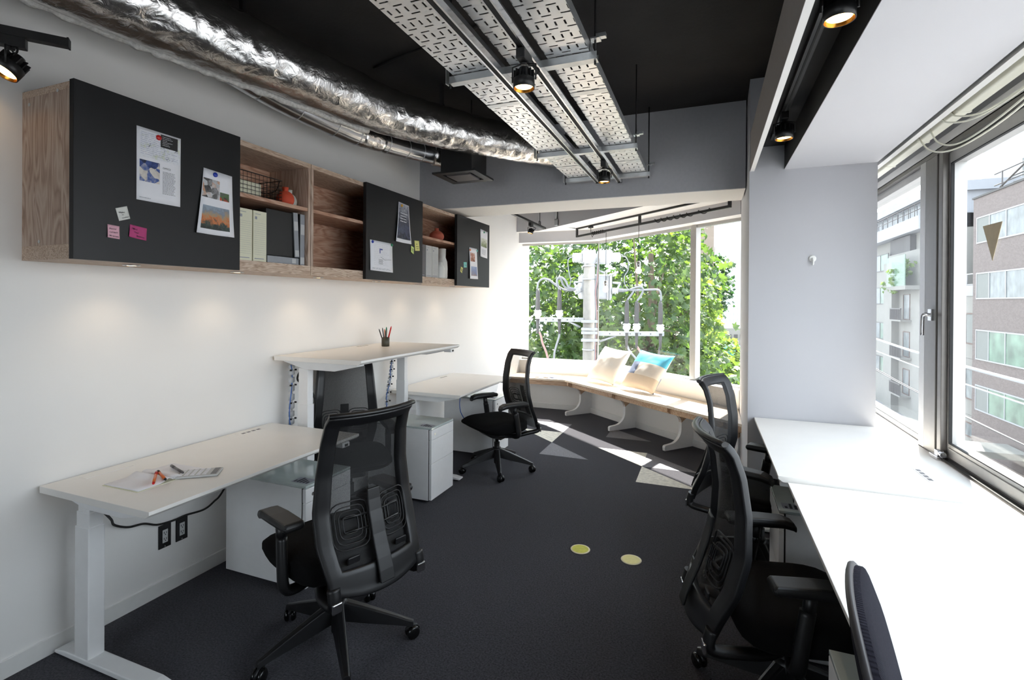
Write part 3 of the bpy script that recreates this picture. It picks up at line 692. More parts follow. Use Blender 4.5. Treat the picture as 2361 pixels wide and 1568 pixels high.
def task_chair(label, x, y, ang, raise_, rot):
    t = thing('task_chair', label, 'chair', (x, y, 0), ang-PI/2, 'black mesh task chairs')
    dz = raise_
    base_parts(t, rot)
    m = MB(); m.cyl((0, 0, 0.062), (0, 0, 0.255+dz), 0.026, seg=20); m.cyl((0, 0, 0.255+dz), (0, 0, 0.33+dz), 0.016, seg=16); m.build('gas_lift', 'black_plastic', t)
    # tilt mechanism under the seat
    m = MB(); secs = [(-0.10, 0.05, 0.30, 0.345), (0.0, 0.075, 0.285, 0.375), (0.10, 0.085, 0.32, 0.385), (0.16, 0.06, 0.36, 0.385)]
    rings = [[m.bm.verts.new((s*w, yy, z+dz)) for s, z in ((-1, z0), (1, z0), (1, z1), (-1, z1))] for yy, w, z0, z1 in secs]
    m.bm.faces.new(rings[0]); m.bm.faces.new(rings[-1])
    for A, B in zip(rings, rings[1:]):
        for i in range(4): m.bm.faces.new((A[i], A[(i+1) % 4], B[(i+1) % 4], B[i]))
    m.build('tilt_mechanism', 'chair_plastic', t, bevel=0.01)
    # seat: thick cushion with a waterfall front
    def seat_fn(u, v, top):
        a = 2*PI*u; cx, cy = rsq(a, 5.5)
        r = v
        X, Y = cx*0.245*r, cy*0.245*r
        edge = (1-r**10)
        Y2 = Y+0.035
        fr = max(0, (Y2-0.10)/0.18)
        drop = 0.032*fr**2
        if top: z = 0.462+0.022*edge-drop-0.010*(1-(X/0.25)**2)*(1-r)
        else: z = 0.400-0.030*edge+0.045*max(0, fr)-0.03*(1-r)
        return (X, Y2, z+dz)
    m = MB(); N = 40
    for top in (True, False):
        m.grid(lambda u, v: seat_fn(u, max(v, 0.02), top), N, 10)
    a = [seat_fn(i/N, 1, True) for i in range(N+1)]; c = [seat_fn(i/N, 1, False) for i in range(N+1)]
    for i in range(N):
        m.poly([a[i], a[i+1], c[i+1], c[i]]).smooth = True
    m.build('seat', 'chair_fabric', t, merge=True, smooth=True)
    # back frame: a band round the mesh
    def S(u, v): return back_pt(-1+2*u, 0.395+0.665*v)+Vector((0, 0, dz))
    def keep(u, v):
        U = abs(2*u-1); z = v
        iu = 0.765; return not (U < iu and 0.105 < v < 0.955)
    m = MB(); m.grid(S, 22, 34, keep=keep); fr = m.build('back_frame', 'chair_plastic', t, solid=0.030, bevel=0.006, segs=2)
    m = MB(); pts = [back_pt(-1.03+2.06*i/14, 1.06)+Vector((0, -0.008, dz+0.004)) for i in range(15)]; m.tube(pts, 0.014, seg=10, flat=0.7)
    m.build('top_rail', 'chair_plastic', t)
    m = MB(); m.grid(lambda u, v: back_pt(0.83*(-1+2*u), 0.435+0.605*v, 0.013)+Vector((0, 0, dz)), 16, 26); m.build('back_mesh', 'chair_mesh', t)
    # lumbar pads: nested loops either side of the spine, and the spine itself
    for e in (-1, 1):
        m = MB()
        for k in range(4):
            w = 0.074-0.015*k; h = 0.085-0.018*k; cx = e*0.098; cz = 0.625
            loop = []
            for i in range(32):
                px, pz = rsq(2*PI*i/32, 4.5)
                X = cx+px*w; Z = cz+pz*h
                p = back_pt(X/0.222, Z); loop.append(Vector((X, p.y-0.014, Z+dz)))
            m.tube(loop, 0.0042, seg=6, closed=True, flat=0.6)
        for zz in (0.60, 0.65): 
            m.tube([back_pt(e*0.03/0.222, zz)+Vector((0, -0.016, dz)), back_pt(e*0.12/0.222, zz)+Vector((0, -0.014, dz))], 0.005, seg=6)
        pad = m.build('lumbar_pad', 'chair_plastic', t)
        m = MB(); p = back_pt(e*0.5, 0.505)+Vector((0, -0.012, dz)); m.box(p.x-0.026, p.y-0.005, p.z-0.013, p.x+0.026, p.y+0.003, p.z+0.013); m.build('lumbar_tab', 'chair_plastic', pad, bevel=0.003)
    m = MB(); sp = []
    for i in range(9):
        z = 0.405+0.34*i/8; p = back_pt(0, z); sp.append((p.y-0.020-0.01*math.sin(PI*i/8), z+dz+(0.0 if i else 0.0), 0.033-0.004*i/8))
    ra = [[m.bm.verts.new((s*w, yy-o, z)) for s, o in ((-1, 0), (1, 0), (1, 0.012), (-1, 0.012))] for yy, z, w in sp]
    m.bm.faces.new(ra[0]); m.bm.faces.new(ra[-1])
    for A, B in zip(ra, ra[1:]):
        for i in range(4): m.bm.faces.new((A[i], A[(i+1) % 4], B[(i+1) % 4], B[i]))
    m.build('lumbar_spine', 'black_plastic', t, bevel=0.004)
    # two struts from under the seat to the lower corners of the back
    for e in (-1, 1):
        m = MB(); c = back_pt(e*0.97, 0.40)+Vector((0, 0, dz))
        P = smooth_path([(e*0.05, 0.02, 0.325+dz), (e*0.13, -0.10, 0.325+dz), (e*0.185, -0.22, 0.35+dz), (c.x, c.y-0.008, c.z-0.035), (c.x, c.y-0.002, c.z+0.03)], 5)
        m.tube(P, [0.026]*len(P), seg=8, flat=0.75); m.build('back_strut', 'chair_plastic', t)
        m = MB(); m.box(c.x-0.020, c.y-0.034, c.z-0.050, c.x+0.020, c.y-0.022, c.z-0.012); m.build('strut_cap', 'polished_alu', t, bevel=0.004)
        # armrest: L-shaped post and pad
        ax = e*0.262
        m = MB()
        P = smooth_path([(e*0.10, -0.02, 0.355+dz), (e*0.20, -0.05, 0.345+dz), (ax, -0.06, 0.365+dz), (ax+e*0.006, -0.05, 0.45+dz), (ax, -0.03, 0.56+dz)], 5)
        m.tube(P, [0.024]*6+[0.026]*(len(P)-6), seg=10, flat=0.8)
        m.tube([(ax, -0.03, 0.54+dz), (ax, -0.02, 0.62+dz)], 0.020, seg=12)
        arm = m.build('armrest', 'chair_plastic', t)
        m = MB()
        secs = [(-0.135, 0.038, 0.622, 0.638), (-0.125, 0.043, 0.614, 0.648), (0.0, 0.044, 0.612, 0.650), (0.09, 0.041, 0.610, 0.647), (0.128, 0.034, 0.600, 0.634), (0.142, 0.024, 0.590, 0.614)]
        ra = [[m.bm.verts.new((ax+s*w*k, yy-0.01, z+dz)) for s, k, z in ((-1, 0.8, z0), (1, 0.8, z0), (1, 1, (z0+z1)/2), (1, 0.85, z1), (-1, 0.85, z1), (-1, 1, (z0+z1)/2))] for yy, w, z0, z1 in secs]
        m.bm.faces.new(ra[0]); m.bm.faces.new(ra[-1])
        for A, B in zip(ra, ra[1:]):
            for i in range(6): m.bm.faces.new((A[i], A[(i+1) % 6], B[(i+1) % 6], B[i]))
        m.build('arm_pad', 'black_plastic', arm, bevel=0.006)
    return t
task_chair('black mesh chair nearest on the left, its back to us, at the notebook desk', 1.092, 0.39, R(160.6), 0.015, R(30))
task_chair('black mesh chair pushed under the raised standing desk', 0.345, 1.385, R(-42), 0.02, R(20))
task_chair('black mesh chair turned sideways at the far left desk', 0.840, 2.775, R(-126.4), -0.006, R(10))
task_chair('black mesh chair at the right desk beside the grey pier', 2.885, 1.72, R(-20), 0.008, R(35))
task_chair('black mesh chair on the right, in front of the pier-side one', 2.884, 0.718, R(12.8), -0.03, R(20))
# chair beside the camera: padded back with a ribbed cover
mat('shell_grey', rgb8(60, 57, 58), 0.5, var=0.04)
mat('ribbed_knit', rgb8(40, 39, 47), 0.95, var=0.2, scale=300, spec=0.1)
_nt = MATS['ribbed_knit'].node_tree; _b = _nt.nodes['Principled BSDF']
_tc = _nt.nodes.new('ShaderNodeTexCoord'); _w = _nt.nodes.new('ShaderNodeTexWave'); _w.bands_direction = 'Y'; _w.inputs['Scale'].default_value = 28; _w.inputs['Distortion'].default_value = 0.3
_nt.links.new(_tc.outputs['UV'], _w.inputs['Vector'])
_bp = _nt.nodes.new('ShaderNodeBump'); _bp.inputs['Strength'].default_value = 0.7; _bp.inputs['Distance'].default_value = 0.004
_nt.links.new(_w.outputs['Fac'], _bp.inputs['Height']); _nt.links.new(_bp.outputs[0], _b.inputs['Normal'])
t = thing('ribbed_chair', 'black chair with a ribbed knit back at the bottom right corner', 'chair', (3.085, -0.305, 0), R(-12)-PI/2)
base_parts(t, 0.2)
m = MB(); m.cyl((0, 0, 0.045), (0, 0, 0.40), 0.026, seg=20); m.build('gas_lift', 'black_plastic', t)
m = MB(); N = 36
def rs_seat(u, v, top):
    cx, cy = rsq(2*PI*u, 4.0); r = max(v, 0.02); return (cx*0.235*r, cy*0.235*r+0.02, (0.455+0.02*(1-r**6)) if top else (0.415-0.015*(1-r**6)))
for top in (True, False): m.grid(lambda u, v: rs_seat(u, v, top), N, 8)
for i in range(N): m.poly([rs_seat(i/N, 1, True), rs_seat((i+1)/N, 1, True), rs_seat((i+1)/N, 1, False), rs_seat(i/N, 1, False)]).smooth = True
m.build('seat', 'chair_fabric', t, merge=True, smooth=True)
def rb(u, v, face):
    cx, cz = rsq(2*PI*u, 3.0); r = max(v, 0.02)
    X = cx*0.215*r; Z = 0.72+cz*0.265*r
    s = -0.105-0.235*(Z-0.52)-0.012*(1-(X/0.215)**2)
    return (X, s+face*(0.004+0.016*(1-r**5)), Z)
m = MB(); m.grid(lambda u, v: rb(u, v, -1), 48, 12); cush = m.build('back_cushion', 'ribbed_knit', t, merge=True, smooth=True)
uv = cush.data.uv_layers.new(name='knit')
for lp in cush.data.loops:
    co = cush.data.vertices[lp.vertex_index].co; uv.data[lp.index].uv = (co.z*2.0, co.x*2.0)
m = MB(); m.grid(lambda u, v: (lambda p: (p[0]*1.0, p[1]+0.012, 0.72+(p[2]-0.72)*1.0))(rb(u, v, 1)), 48, 8)
for i in range(48):
    A = [rb(i/48, 1, -1), rb((i+1)/48, 1, -1)]; B = [(lambda p: (p[0]*1.0, p[1]+0.012, 0.72+(p[2]-0.72)*1.0))(rb(q/48, 1, 1)) for q in (i+1, i)]
    m.poly([A[0], A[1], B[0], B[1]]).smooth = True
fro = m.build('front_cushion', 'ribbed_knit', t, merge=True, smooth=True)
uv = fro.data.uv_layers.new(name='knit')
for lp in fro.data.loops:
    co = fro.data.vertices[lp.vertex_index].co; uv.data[lp.index].uv = (co.z*2.0, co.x*2.0)
m = MB(); m.tube([Vector(rb(i/48, 1.0, -1))*1.0+Vector((0, 0.002, 0)) for i in range(48)], 0.007, seg=6, closed=True); m.build('back_rim', 'shell_grey', t)
m = MB(); P = smooth_path([(0, 0.02, 0.41), (0, -0.15, 0.40), (0, -0.195, 0.46), (0, -0.185, 0.62)], 6); m.tube(P, 0.03, seg=10, flat=0.5); m.build('back_bar', 'chair_plastic', t)

# ================================================================== WALL CABINETS
CZ0, CZ1, CD = 1.672, 2.356, 0.326
SH = 2.083            # top of the middle shelf
CAB = 'plywood wall cabinets above the left desks'
def cabinet(label, y0, y1, door, shelf_to, side_open=False):
    t = thing('wall_cabinet', label, 'cabinet', (0, (y0+y1)/2, CZ0), 0, CAB)
    O = (0, (y0+y1)/2, CZ0)
    m = MB(O); m.box(0.0, y0, CZ1-0.028, CD, y1, CZ1); m.build('top_board', 'wood_edge', t, bevel=0.001)
    m = MB(O); m.box(0.0, y0, CZ0, CD, y1, CZ0+0.057); m.build('bottom_board', 'wood_edge', t, bevel=0.001)
    for ya, yb in ((y0, y0+0.020), (y1-0.020, y1)):
        m = MB(O); m.box(0.0, ya, CZ0+0.057, CD, yb, CZ1-0.028); m.build('side_panel', 'wood_cabinet_side', t, bevel=0.001)
    m = MB(O); m.box(0.0, y0+0.02, CZ0+0.057, 0.012, y1-0.02, CZ1-0.028); m.build('back_panel', 'wood_cabinet', t)
    m = MB(O); m.box(0.012, y0+0.02, SH-0.022, CD-0.004, y1-0.02, SH); m.build('shelf', 'wood_cabinet', t, bevel=0.001)
    m = MB(O); m.box(CD+0.002, door[0], CZ0-0.001, CD+0.029, door[1], CZ1+0.002); m.build('sliding_door', 'black_board', t, bevel=0.0015)
    return t
ca = cabinet('long plywood wall cabinet at the left end, black sliding door with map print', -0.215, 1.030, (-0.222, 0.507), 1)
m = MB((0, (1.030-0.215)/2, CZ0))
for yy, zz in ((0.05, 2.30), (0.24, 2.33), (0.12, 1.745)): m.cyl((yy, -0.2165, zz), (yy, -0.215, zz), 0.007, seg=12)
m.build('screw_caps', 'box_grey', ca)
cabinet('plywood wall cabinet in the middle with empty shelves and black sliding door', 1.034, 2.276, (1.530, 2.281), 1)
cabinet('plywood wall cabinet at the far end holding white bottles and grey boxes', 2.280, 3.664, (2.907, 3.671), 1)
# puck lights under the cabinets, each with its own small lamp
for k, yy in enumerate((0.08, 0.62, 1.235, 1.86, 2.465, 3.10)):
    side = ['leftmost', 'second from the left', 'third from the left', 'fourth from the left', 'fifth from the left', 'rightmost'][k]
    t = thing('puck_light', side+' of the small round lights under the wall cabinets', 'light', (0.20, yy, CZ0), 0, 'puck lights under the wall cabinets')
    m = MB(); m.lathe([(0.034, 0), (0.034, -0.004), (0.028, -0.006), (0.028, -0.002)], 24, cap0=True, cap1=False); m.build('rim', 'polished_alu', t)
    m = MB(); m.lathe([(0.027, -0.003), (0.02, -0.0045), (0.0, -0.005)], 24, cap0=False, cap1=False); m.build('lens', 'puck_glow', t)
    l = bpy.data.lights.new('puck_lamp', 'SPOT'); l.energy = 1.25; l.color = (1.0, 0.80, 0.58); l.spot_size = R(125); l.spot_blend = 0.8; l.shadow_soft_size = 0.025
    o = bpy.data.objects.new('puck_lamp', l); C.objects.link(o); o.parent = t; o.location = (0, 0, -0.012)

# ------------------------------------------------------------------ on and in the cabinets
DX = CD+0.0292     # face of the sliding doors
def sheet(name, label, cat, q, m_name, group, curl=0.0, lift=0.0006, parent=None):
    """paper from four door-plane corners (y,z): tl, tr, br, bl"""
    o = Vector((DX, sum(p[0] for p in q)/4, sum(p[1] for p in q)/4)); m = MB(o)
    def fn(u, v):
        a = Vector(q[0]).lerp(Vector(q[1]), u); c = Vector(q[3]).lerp(Vector(q[2]), u); p = a.lerp(c, v)
        return (DX+lift+curl*(v**2)*(0.6+0.4*math.cos(u*PI*2))+curl*0.5*(1-u)*math.sin(v*PI), p[0], p[1])
    m.grid(fn, 6, 10)
    ob = m.build(name, m_name, smooth=True, solid=0.0006); ob.location = o
    tag(ob, label, cat, group)
    ob['_q'] = 0; del ob['_q']
    def at(u, v, d=0.0008): return Vector(fn(u, v))+Vector((d, 0, 0))-o
    return ob, at
def printed(sheet_ob, at, u0, v0, u1, v1, mt, name='photo_print', d=0.0010):
    m = MB(); m.raw = True
    n = 8
    for j in range(n):
        for i in range(2):
            ua, ub = u0+(u1-u0)*i/2, u0+(u1-u0)*(i+1)/2; va, vb = v0+(v1-v0)*j/n, v0+(v1-v0)*(j+1)/n
            m.poly([at(ua, vb, d), at(ub, vb, d), at(ub, va, d), at(ua, va, d)])
    return m.build(name, mt, sheet_ob)
def lines(sheet_ob, at, u0, v0, u1, v1, n, mt='ink', hgt=0.4, name='text_lines', seed=0, d=0.0013, ragged=0.15):
    m = MB(); m.raw = True; r = random.Random(seed); dv = (v1-v0)/n
    for k in range(n):
        ue = u1-(u1-u0)*ragged*r.random(); va = v0+dv*k; vb = va+dv*hgt; u = u0
        while u < ue:
            w = min(ue-u, (u1-u0)*(0.06+0.12*r.random()))
            m.poly([at(u, vb, d), at(u+w, vb, d), at(u+w, va, d), at(u, va, d)]); u += w+(u1-u0)*0.03
    return m.build(name, mt, sheet_ob)
def scribble(sheet_ob, at, rows, mt='ink', seed=0, d=0.0016, th=0.0011):
    """handwriting: a looping stroke per row (u0, u1, v, height)"""
    m = MB(); r = random.Random(seed)
    for (u0, u1, v, h) in rows:
        n = max(6, int((u1-u0)/0.035)); P = []
        for i in range(n+1):
            u = u0+(u1-u0)*i/n; P.append(at(u, v+h*(0.5*math.sin(i*2.1+seed)+0.35*(r.random()-0.5)), d))
        m.tube(P, th, seg=4, caps=False)
    return m.build('handwriting', mt, sheet_ob)
def writing(sheet_ob, at, rows, mt='ink'):
    """lettering rows: (text, u, v, size, tilt)"""
    for s, u, v, size, tilt in rows:
        p = at(u, v, 0.0015); c, sn = math.cos(tilt), math.sin(tilt)
        M = Matrix(((0, 0, 1, p.x), (c, -sn, 0, p.y), (sn, c, 0, p.z), (0, 0, 0, 1)))
        text_mb(s, size, M, 'lettering', mt, sheet_ob)
def magnet(label, y, z, mt, r=0.011, x=None):
    x = DX+0.0045 if x is None else x
    m = MB(); M = Matrix.Rotation(PI/2, 4, 'Y'); m.lathe([(r, 0), (r, 0.004), (r*0.8, 0.007), (0, 0.008)], 20, M, cap1=False)
    o = m.build('magnet', mt); o.location = (x-0.003, y, z); return tag(o, label, 'magnet', 'magnets on the black doors')
picture('print_map', [rgb8(214, 220, 200), rgb8(226, 228, 234), rgb8(232, 234, 240), rgb8(236, 236, 238)], 30)
picture('print_desk', [rgb8(14, 18, 34), rgb8(34, 54, 110), rgb8(70, 96, 160), rgb8(206, 198, 190), rgb8(222, 216, 208)], 34, 0.0, 0.55)
picture('print_interior', [rgb8(34, 34, 36), rgb8(110, 108, 108), rgb8(180, 180, 182), rgb8(206, 206, 208), rgb8(196, 150, 120)], 36, 0.0, 0.5)
picture('print_veg', [rgb8(206, 92, 56), rgb8(60, 56, 54), rgb8(84, 112, 70), rgb8(92, 92, 90)], 50, 0.3, 0.4)
picture('print_garden', [rgb8(30, 34, 32), rgb8(56, 74, 66), rgb8(206, 120, 66), rgb8(176, 150, 116), rgb8(130, 140, 152), rgb8(150, 162, 178)], 44, 0.5, 0.2)
picture('print_street', [rgb8(36, 38, 50), rgb8(76, 82, 108), rgb8(60, 62, 72), rgb8(120, 122, 134), rgb8(176, 178, 188)], 36, 0.5, 0.2)
picture('print_brick', [rgb8(120, 66, 48), rgb8(176, 110, 84), rgb8(210, 196, 188)], 50, 0.3, 0.4)
picture('print_blue', [rgb8(150, 130, 128), rgb8(126, 140, 178), rgb8(150, 164, 198)], 40, 0.4, 0.2)
picture('print_leaf', [rgb8(100, 110, 80), rgb8(150, 160, 120), rgb8(206, 210, 196), rgb8(226, 228, 218)], 50, 0.4, 0.2)
PP = 'papers on the black doors'
s, at = sheet('paper_print', 'printed page with a map headed OFFICE under a red magnet', 'paper', [(0.003, 2.252), (0.193, 2.252), (0.190, 1.940), (0.002, 1.940)], 'paper_white', PP, curl=0.002)
printed(s, at, 0.06, 0.035, 0.97, 0.40, 'print_map', 'map')
m = MB(); r_ = random.Random(3)
for k in range(16):
    u, v = 0.08+0.8*r_.random(), 0.06+0.32*r_.random(); P = [at(max(0.06, min(0.96, u+0.05*i*(r_.random()-0.2))), max(0.04, min(0.39, v+0.03*i*(r_.random()-0.5))), 0.0016) for i in range(4)]
    m.tube(P, 0.0006, seg=4, caps=False)
m.build('map_roads', 'ink_soft', s)
lines(s, at, 0.08, 0.06, 0.94, 0.38, 12, 'ink_blue', 0.10, 'map_names', 5, d=0.0018, ragged=0.6)
printed(s, at, 0.52, 0.025, 0.92, 0.205, 'binder_black', 'map_legend', d=0.0022)
lines(s, at, 0.56, 0.05, 0.80, 0.19, 6, 'paper_white', 0.22, 'legend_text', 7, d=0.0027, ragged=0.6)
printed(s, at, 0.06, 0.44, 0.51, 0.735, 'print_desk')
writing(s, at, [('OFFICE', 0.575, 0.505, 0.011, 0)])
lines(s, at, 0.575, 0.545, 0.88, 0.87, 18, 'ink', 0.30, seed=9)
lines(s, at, 0.06, 0.955, 0.35, 0.972, 1, 'ink_soft', 0.5, 'footer', 2)
magnet('red magnet on the map page', 0.093, 2.227, 'red_plastic', 0.0115)
s, at = sheet('paper_print', 'curling page of three photographs under a blue magnet', 'paper', [(0.305, 2.150), (0.458, 2.142), (0.463, 1.833), (0.262, 1.834)], 'paper_white', PP, curl=0.012)
printed(s, at, 0.02, 0.145, 0.56, 0.44, 'print_interior'); printed(s, at, 0.58, 0.31, 0.88, 0.44, 'print_veg'); printed(s, at, 0.08, 0.56, 0.88, 0.92, 'print_garden')
magnet('blue magnet on the page of three photographs', 0.363, 2.128, 'blue_plastic', 0.0115, DX+0.006)
NG = 'sticky notes on the first black door'
s, at = sheet('sticky_note', 'tilted white sticky note on the first black door', 'note', [(-0.077, 1.888), (-0.034, 1.904), (-0.021, 1.854), (-0.063, 1.838)], 'note_white', NG, lift=0.001)
writing(s, at, [('Make', 0.16, 0.44, 0.0105, R(14)), ('as', 0.36, 0.62, 0.009, R(14)), ('comfort', 0.30, 0.86, 0.0085, R(18))])
s, at = sheet('sticky_note', 'pale pink sticky note below the white one', 'note', [(-0.106, 1.819), (-0.062, 1.816), (-0.063, 1.763), (-0.107, 1.766)], 'note_pink', NG, lift=0.001, curl=0.004)
writing(s, at, [('Planner', 0.12, 0.36, 0.0090, 0.0), ('Call back', 0.12, 0.62, 0.0085, 0.0)])
scribble(s, at, [(0.12, 0.36, 0.84, 0.07), (0.42, 0.58, 0.84, 0.07), (0.64, 0.92, 0.84, 0.07)], 'ink', 4, th=0.0008)
s, at = sheet('sticky_note', 'magenta sticky note right of the pale pink one', 'note', [(-0.022, 1.831), (0.046, 1.822), (0.042, 1.769), (-0.027, 1.778)], 'note_magenta', NG, lift=0.001, curl=0.003)
writing(s, at, [('Mind', 0.12, 0.36, 0.0105, R(-7)), ('Your', 0.25, 0.60, 0.0100, R(-7)), ('Business', 0.42, 0.86, 0.0095, R(-7))])
# middle door
s, at = sheet('paper_print', 'narrow street photograph print hanging by a yellow magnet', 'paper', [(1.925, 2.292), (2.067, 2.284), (2.091, 1.977), (1.875, 1.978)], 'paper_white', PP, curl=0.012)
printed(s, at, 0.04, 0.03, 0.95, 0.91, 'print_street'); lines(s, at, 0.2, 0.25, 0.85, 0.52, 4, 'paper_white', 0.30, 'caption', 4, d=0.0016, ragged=0.3)
magnet('yellow magnet on the street photograph', 1.964, 2.268, 'yellow_plastic', 0.011, DX+0.006)
s, at = sheet('paper_print', 'floor plan sheet pinned by a blue and a green magnet', 'paper', [(1.572, 1.956), (1.843, 1.954), (1.848, 1.733), (1.574, 1.737)], 'paper_white', PP, curl=0.004)
printed(s, at, 0.40, 0.24, 0.54, 0.40, 'ink_blue', 'plan_room'); printed(s, at, 0.44, 0.29, 0.54, 0.40, 'paper_white', 'plan_void', d=0.0016)
lines(s, at, 0.36, 0.60, 0.56, 0.78, 7, 'ink', 0.35, 'plan_notes', 3); lines(s, at, 0.08, 0.9, 0.95, 0.96, 2, 'ink_soft', 0.35, 'footer', 6); lines(s, at, 0.15, 0.12, 0.9, 0.85, 12, 'ink_soft', 0.05, 'plan_grid', 8, ragged=0.6)
m = MB(); m.tube([at(0.45, 0.52, 0.002), at(0.62, 0.60, 0.002), at(0.92, 0.57, 0.002)], 0.0009, seg=4); m.build('plan_line', 'ink', s)
magnet('blue magnet on the floor plan sheet', 1.599, 1.943, 'blue_plastic'); magnet('green magnet on the floor plan sheet', 1.834, 1.944, 'green_plastic')
s, at = sheet('sticky_note', 'larger yellow sticky note at the edge of the middle black door', 'note', [(2.152, 2.016), (2.222, 2.020), (2.234, 1.938), (2.163, 1.932)], 'note_yellow', 'sticky notes on the middle black door', lift=0.001); scribble(s, at, [(0.3, 0.5, 0.35, 0.1), (0.25, 0.8, 0.6, 0.08), (0.3, 0.8, 0.8, 0.06)], 'ink', 1)
s, at = sheet('sticky_note', 'small tilted lime sticky note below the yellow one', 'note', [(2.103, 1.970), (2.146, 1.955), (2.137, 1.900), (2.094, 1.920)], 'note_green', 'sticky notes on the middle black door', lift=0.001, curl=0.004); scribble(s, at, [(0.25, 0.75, 0.4, 0.08), (0.25, 0.75, 0.65, 0.08)], 'ink', 2)
# far door
s, at = sheet('paper_print', 'page with a leafy picture high on the far black door', 'paper', [(3.430, 2.288), (3.618, 2.276), (3.605, 1.986), (3.428, 1.996)], 'paper_white', PP, curl=0.004)
printed(s, at, 0.08, 0.30, 0.92, 0.62, 'print_leaf'); lines(s, at, 0.2, 0.72, 0.8, 0.92, 5, 'ink_soft', 0.3, seed=3)
magnet('dark green magnet on the leafy page', 3.521, 2.262, 'green_plastic')
s, at = sheet('paper_print', 'page of two pictures low on the far black door', 'paper', [(3.166, 2.066), (3.349, 2.066), (3.360, 1.750), (3.170, 1.748)], 'paper_white', PP, curl=0.010)
printed(s, at, 0.10, 0.16, 0.70, 0.44, 'print_brick'); printed(s, at, 0.16, 0.60, 0.92, 0.90, 'print_blue')
magnet('orange magnet on the page of two pictures', 3.184, 2.040, 'orange_plastic'); magnet('teal magnet on the page of two pictures', 3.346, 2.046, 'note_teal')
s, at = sheet('sticky_note', 'teal sticky note on the far black door', 'note', [(3.043, 1.905), (3.111, 1.910), (3.114, 1.856), (3.047, 1.852)], 'note_teal', 'sticky notes on the far black door', lift=0.001); scribble(s, at, [(0.25, 0.7, 0.4, 0.1), (0.3, 0.8, 0.65, 0.1)], 'ink_blue', 3)
s, at = sheet('sticky_note', 'tilted yellow sticky note below the teal one', 'note', [(2.987, 1.858), (3.030, 1.846), (3.012, 1.793), (2.972, 1.810)], 'note_yellow', 'sticky notes on the far black door', lift=0.001); scribble(s, at, [(0.25, 0.7, 0.4, 0.1), (0.3, 0.8, 0.65, 0.1)], 'ink', 4)

# wire basket with cards inside, vases, file boxes and binders
t = thing('wire_basket', 'black wire basket on the upper shelf of the first cabinet', 'basket', (0.17, 0.72, SH))
m = MB(); x0, x1, y0, y1, h = -0.12, 0.115, -0.19, 0.125, 0.13; r = 0.0014
def rect(z): return [(x0, y0, z), (x1, y0, z), (x1, y1, z), (x0, y1, z)]
m.tube(rect(h), 0.0028, seg=6, closed=True); m.build('rim', 'rubber_black', t)
m = MB(); m.raw = True
for k in range(1, 6): m.tube(rect(0.003+h*k/6-h/12), r, seg=4, closed=True)
for k in range(13):
    yy = y0+(y1-y0)*k/12
    m.tube([(x0, yy, h), (x0, yy, 0.003), (x1, yy, 0.003), (x1, yy, h)], r, seg=4)
for k in range(1, 10):
    xx = x0+(x1-x0)*k/10
    m.tube([(xx, y0, h), (xx, y0, 0.003), (xx, y1, 0.003), (xx, y1, h)], r, seg=4)
m.build('wires', 'rubber_black', t)
m = MB(); m.tube(smooth_path([(x0+0.02, y1+0.002, h), (x0+0.06, y1+0.006, h-0.055), (x1-0.06, y1+0.006, h-0.055), (x1-0.02, y1+0.002, h)], 4), 0.0026, seg=6); m.build('handle', 'rubber_black', t)
for k in range(3):
    m = MB(); m.box(-0.055, -0.075, 0, 0.055, 0.075, 0.026); o = m.build('card_box', 'cardboard_cream', bevel=0.001); o.location = (0.21, 0.642, SH+0.005+0.0265*k)
    tag(o, ['lowest', 'middle', 'topmost'][k]+' of the three cream card boxes in the wire basket', 'box', 'card boxes in the wire basket')
def pot(name, label, mt, loc, prof, group=None, seg=32):
    m = MB(); m.lathe(prof, seg, cap1=False); o = m.build(name, mt); o.location = loc; return tag(o, label, 'vase', group)
def bulb_prof(R_, H, neck):
    P = []
    for i in range(13):
        f = i/12; z = f*H*0.80; P.append((R_*(0.52+0.48*math.sin(min(1, f*1.25+0.12)*PI*0.5) if f < 0.45 else R_*0+1) if False else R_*math.sqrt(max(0.06, 1-((f-0.42)/0.60)**2)), z))
    P += [(neck*1.05, H*0.84), (neck, H*0.90), (neck*1.15, H), (neck*0.85, H), (neck*0.7, H*0.9)]
    return P
pot('vase', 'orange round vase on the upper shelf of the first cabinet', 'terracotta', (0.25, 0.905, SH+0.0005), bulb_prof(0.050, 0.108, 0.016))
pot('vase', 'pale stone vase half hidden behind the orange one', 'stone_white', (0.215, 0.972, SH+0.0005), bulb_prof(0.042, 0.108, 0.014))
pot('vase', 'dull red vase on the shelf of the far cabinet', 'terracotta_dull', (0.24, 2.715, SH+0.0005), bulb_prof(0.068, 0.115, 0.018))
BZ = CZ0+0.057
def file_box(label, ya, yb, h, mt, group, x0=0.06, x1=0.302):
    t = thing('file_box', label, 'file box', (0.18, (ya+yb)/2, BZ), 0, group)
    m = MB(); m.box(x0-0.18, -(yb-ya)/2, 0.0005, x1-0.18, (yb-ya)/2, h); m.build('body', mt, t, bevel=0.002)
    m = MB(); m.raw = True; X = x1-0.18+0.0006; w = (yb-ya)/2
    for k in range(16): 
        z = h*0.14+h*0.62*k/15; m.box(X-0.001, -w*0.85, z, X, w*0.85, z+0.0007)
    m.box(X-0.001, -w*0.7, h*0.93, X, w*0.1, h*0.94); m.box(X-0.001, -w*0.75, h*0.83, X, -w*0.45, h*0.885); m.box(X-0.001, -w*0.8, h*0.05, X, w*0.6, h*0.065)
    m.build('label_print', 'ink_soft', t)
FB = 'cream file boxes in the first cabinet'
file_box('cream file box half hidden behind the first sliding door', 0.448, 0.536, 0.278, 'cardboard_cream', FB)
file_box('middle cream file box in the first cabinet, left of the outer one', 0.540, 0.627, 0.278, 'cardboard_cream', FB)
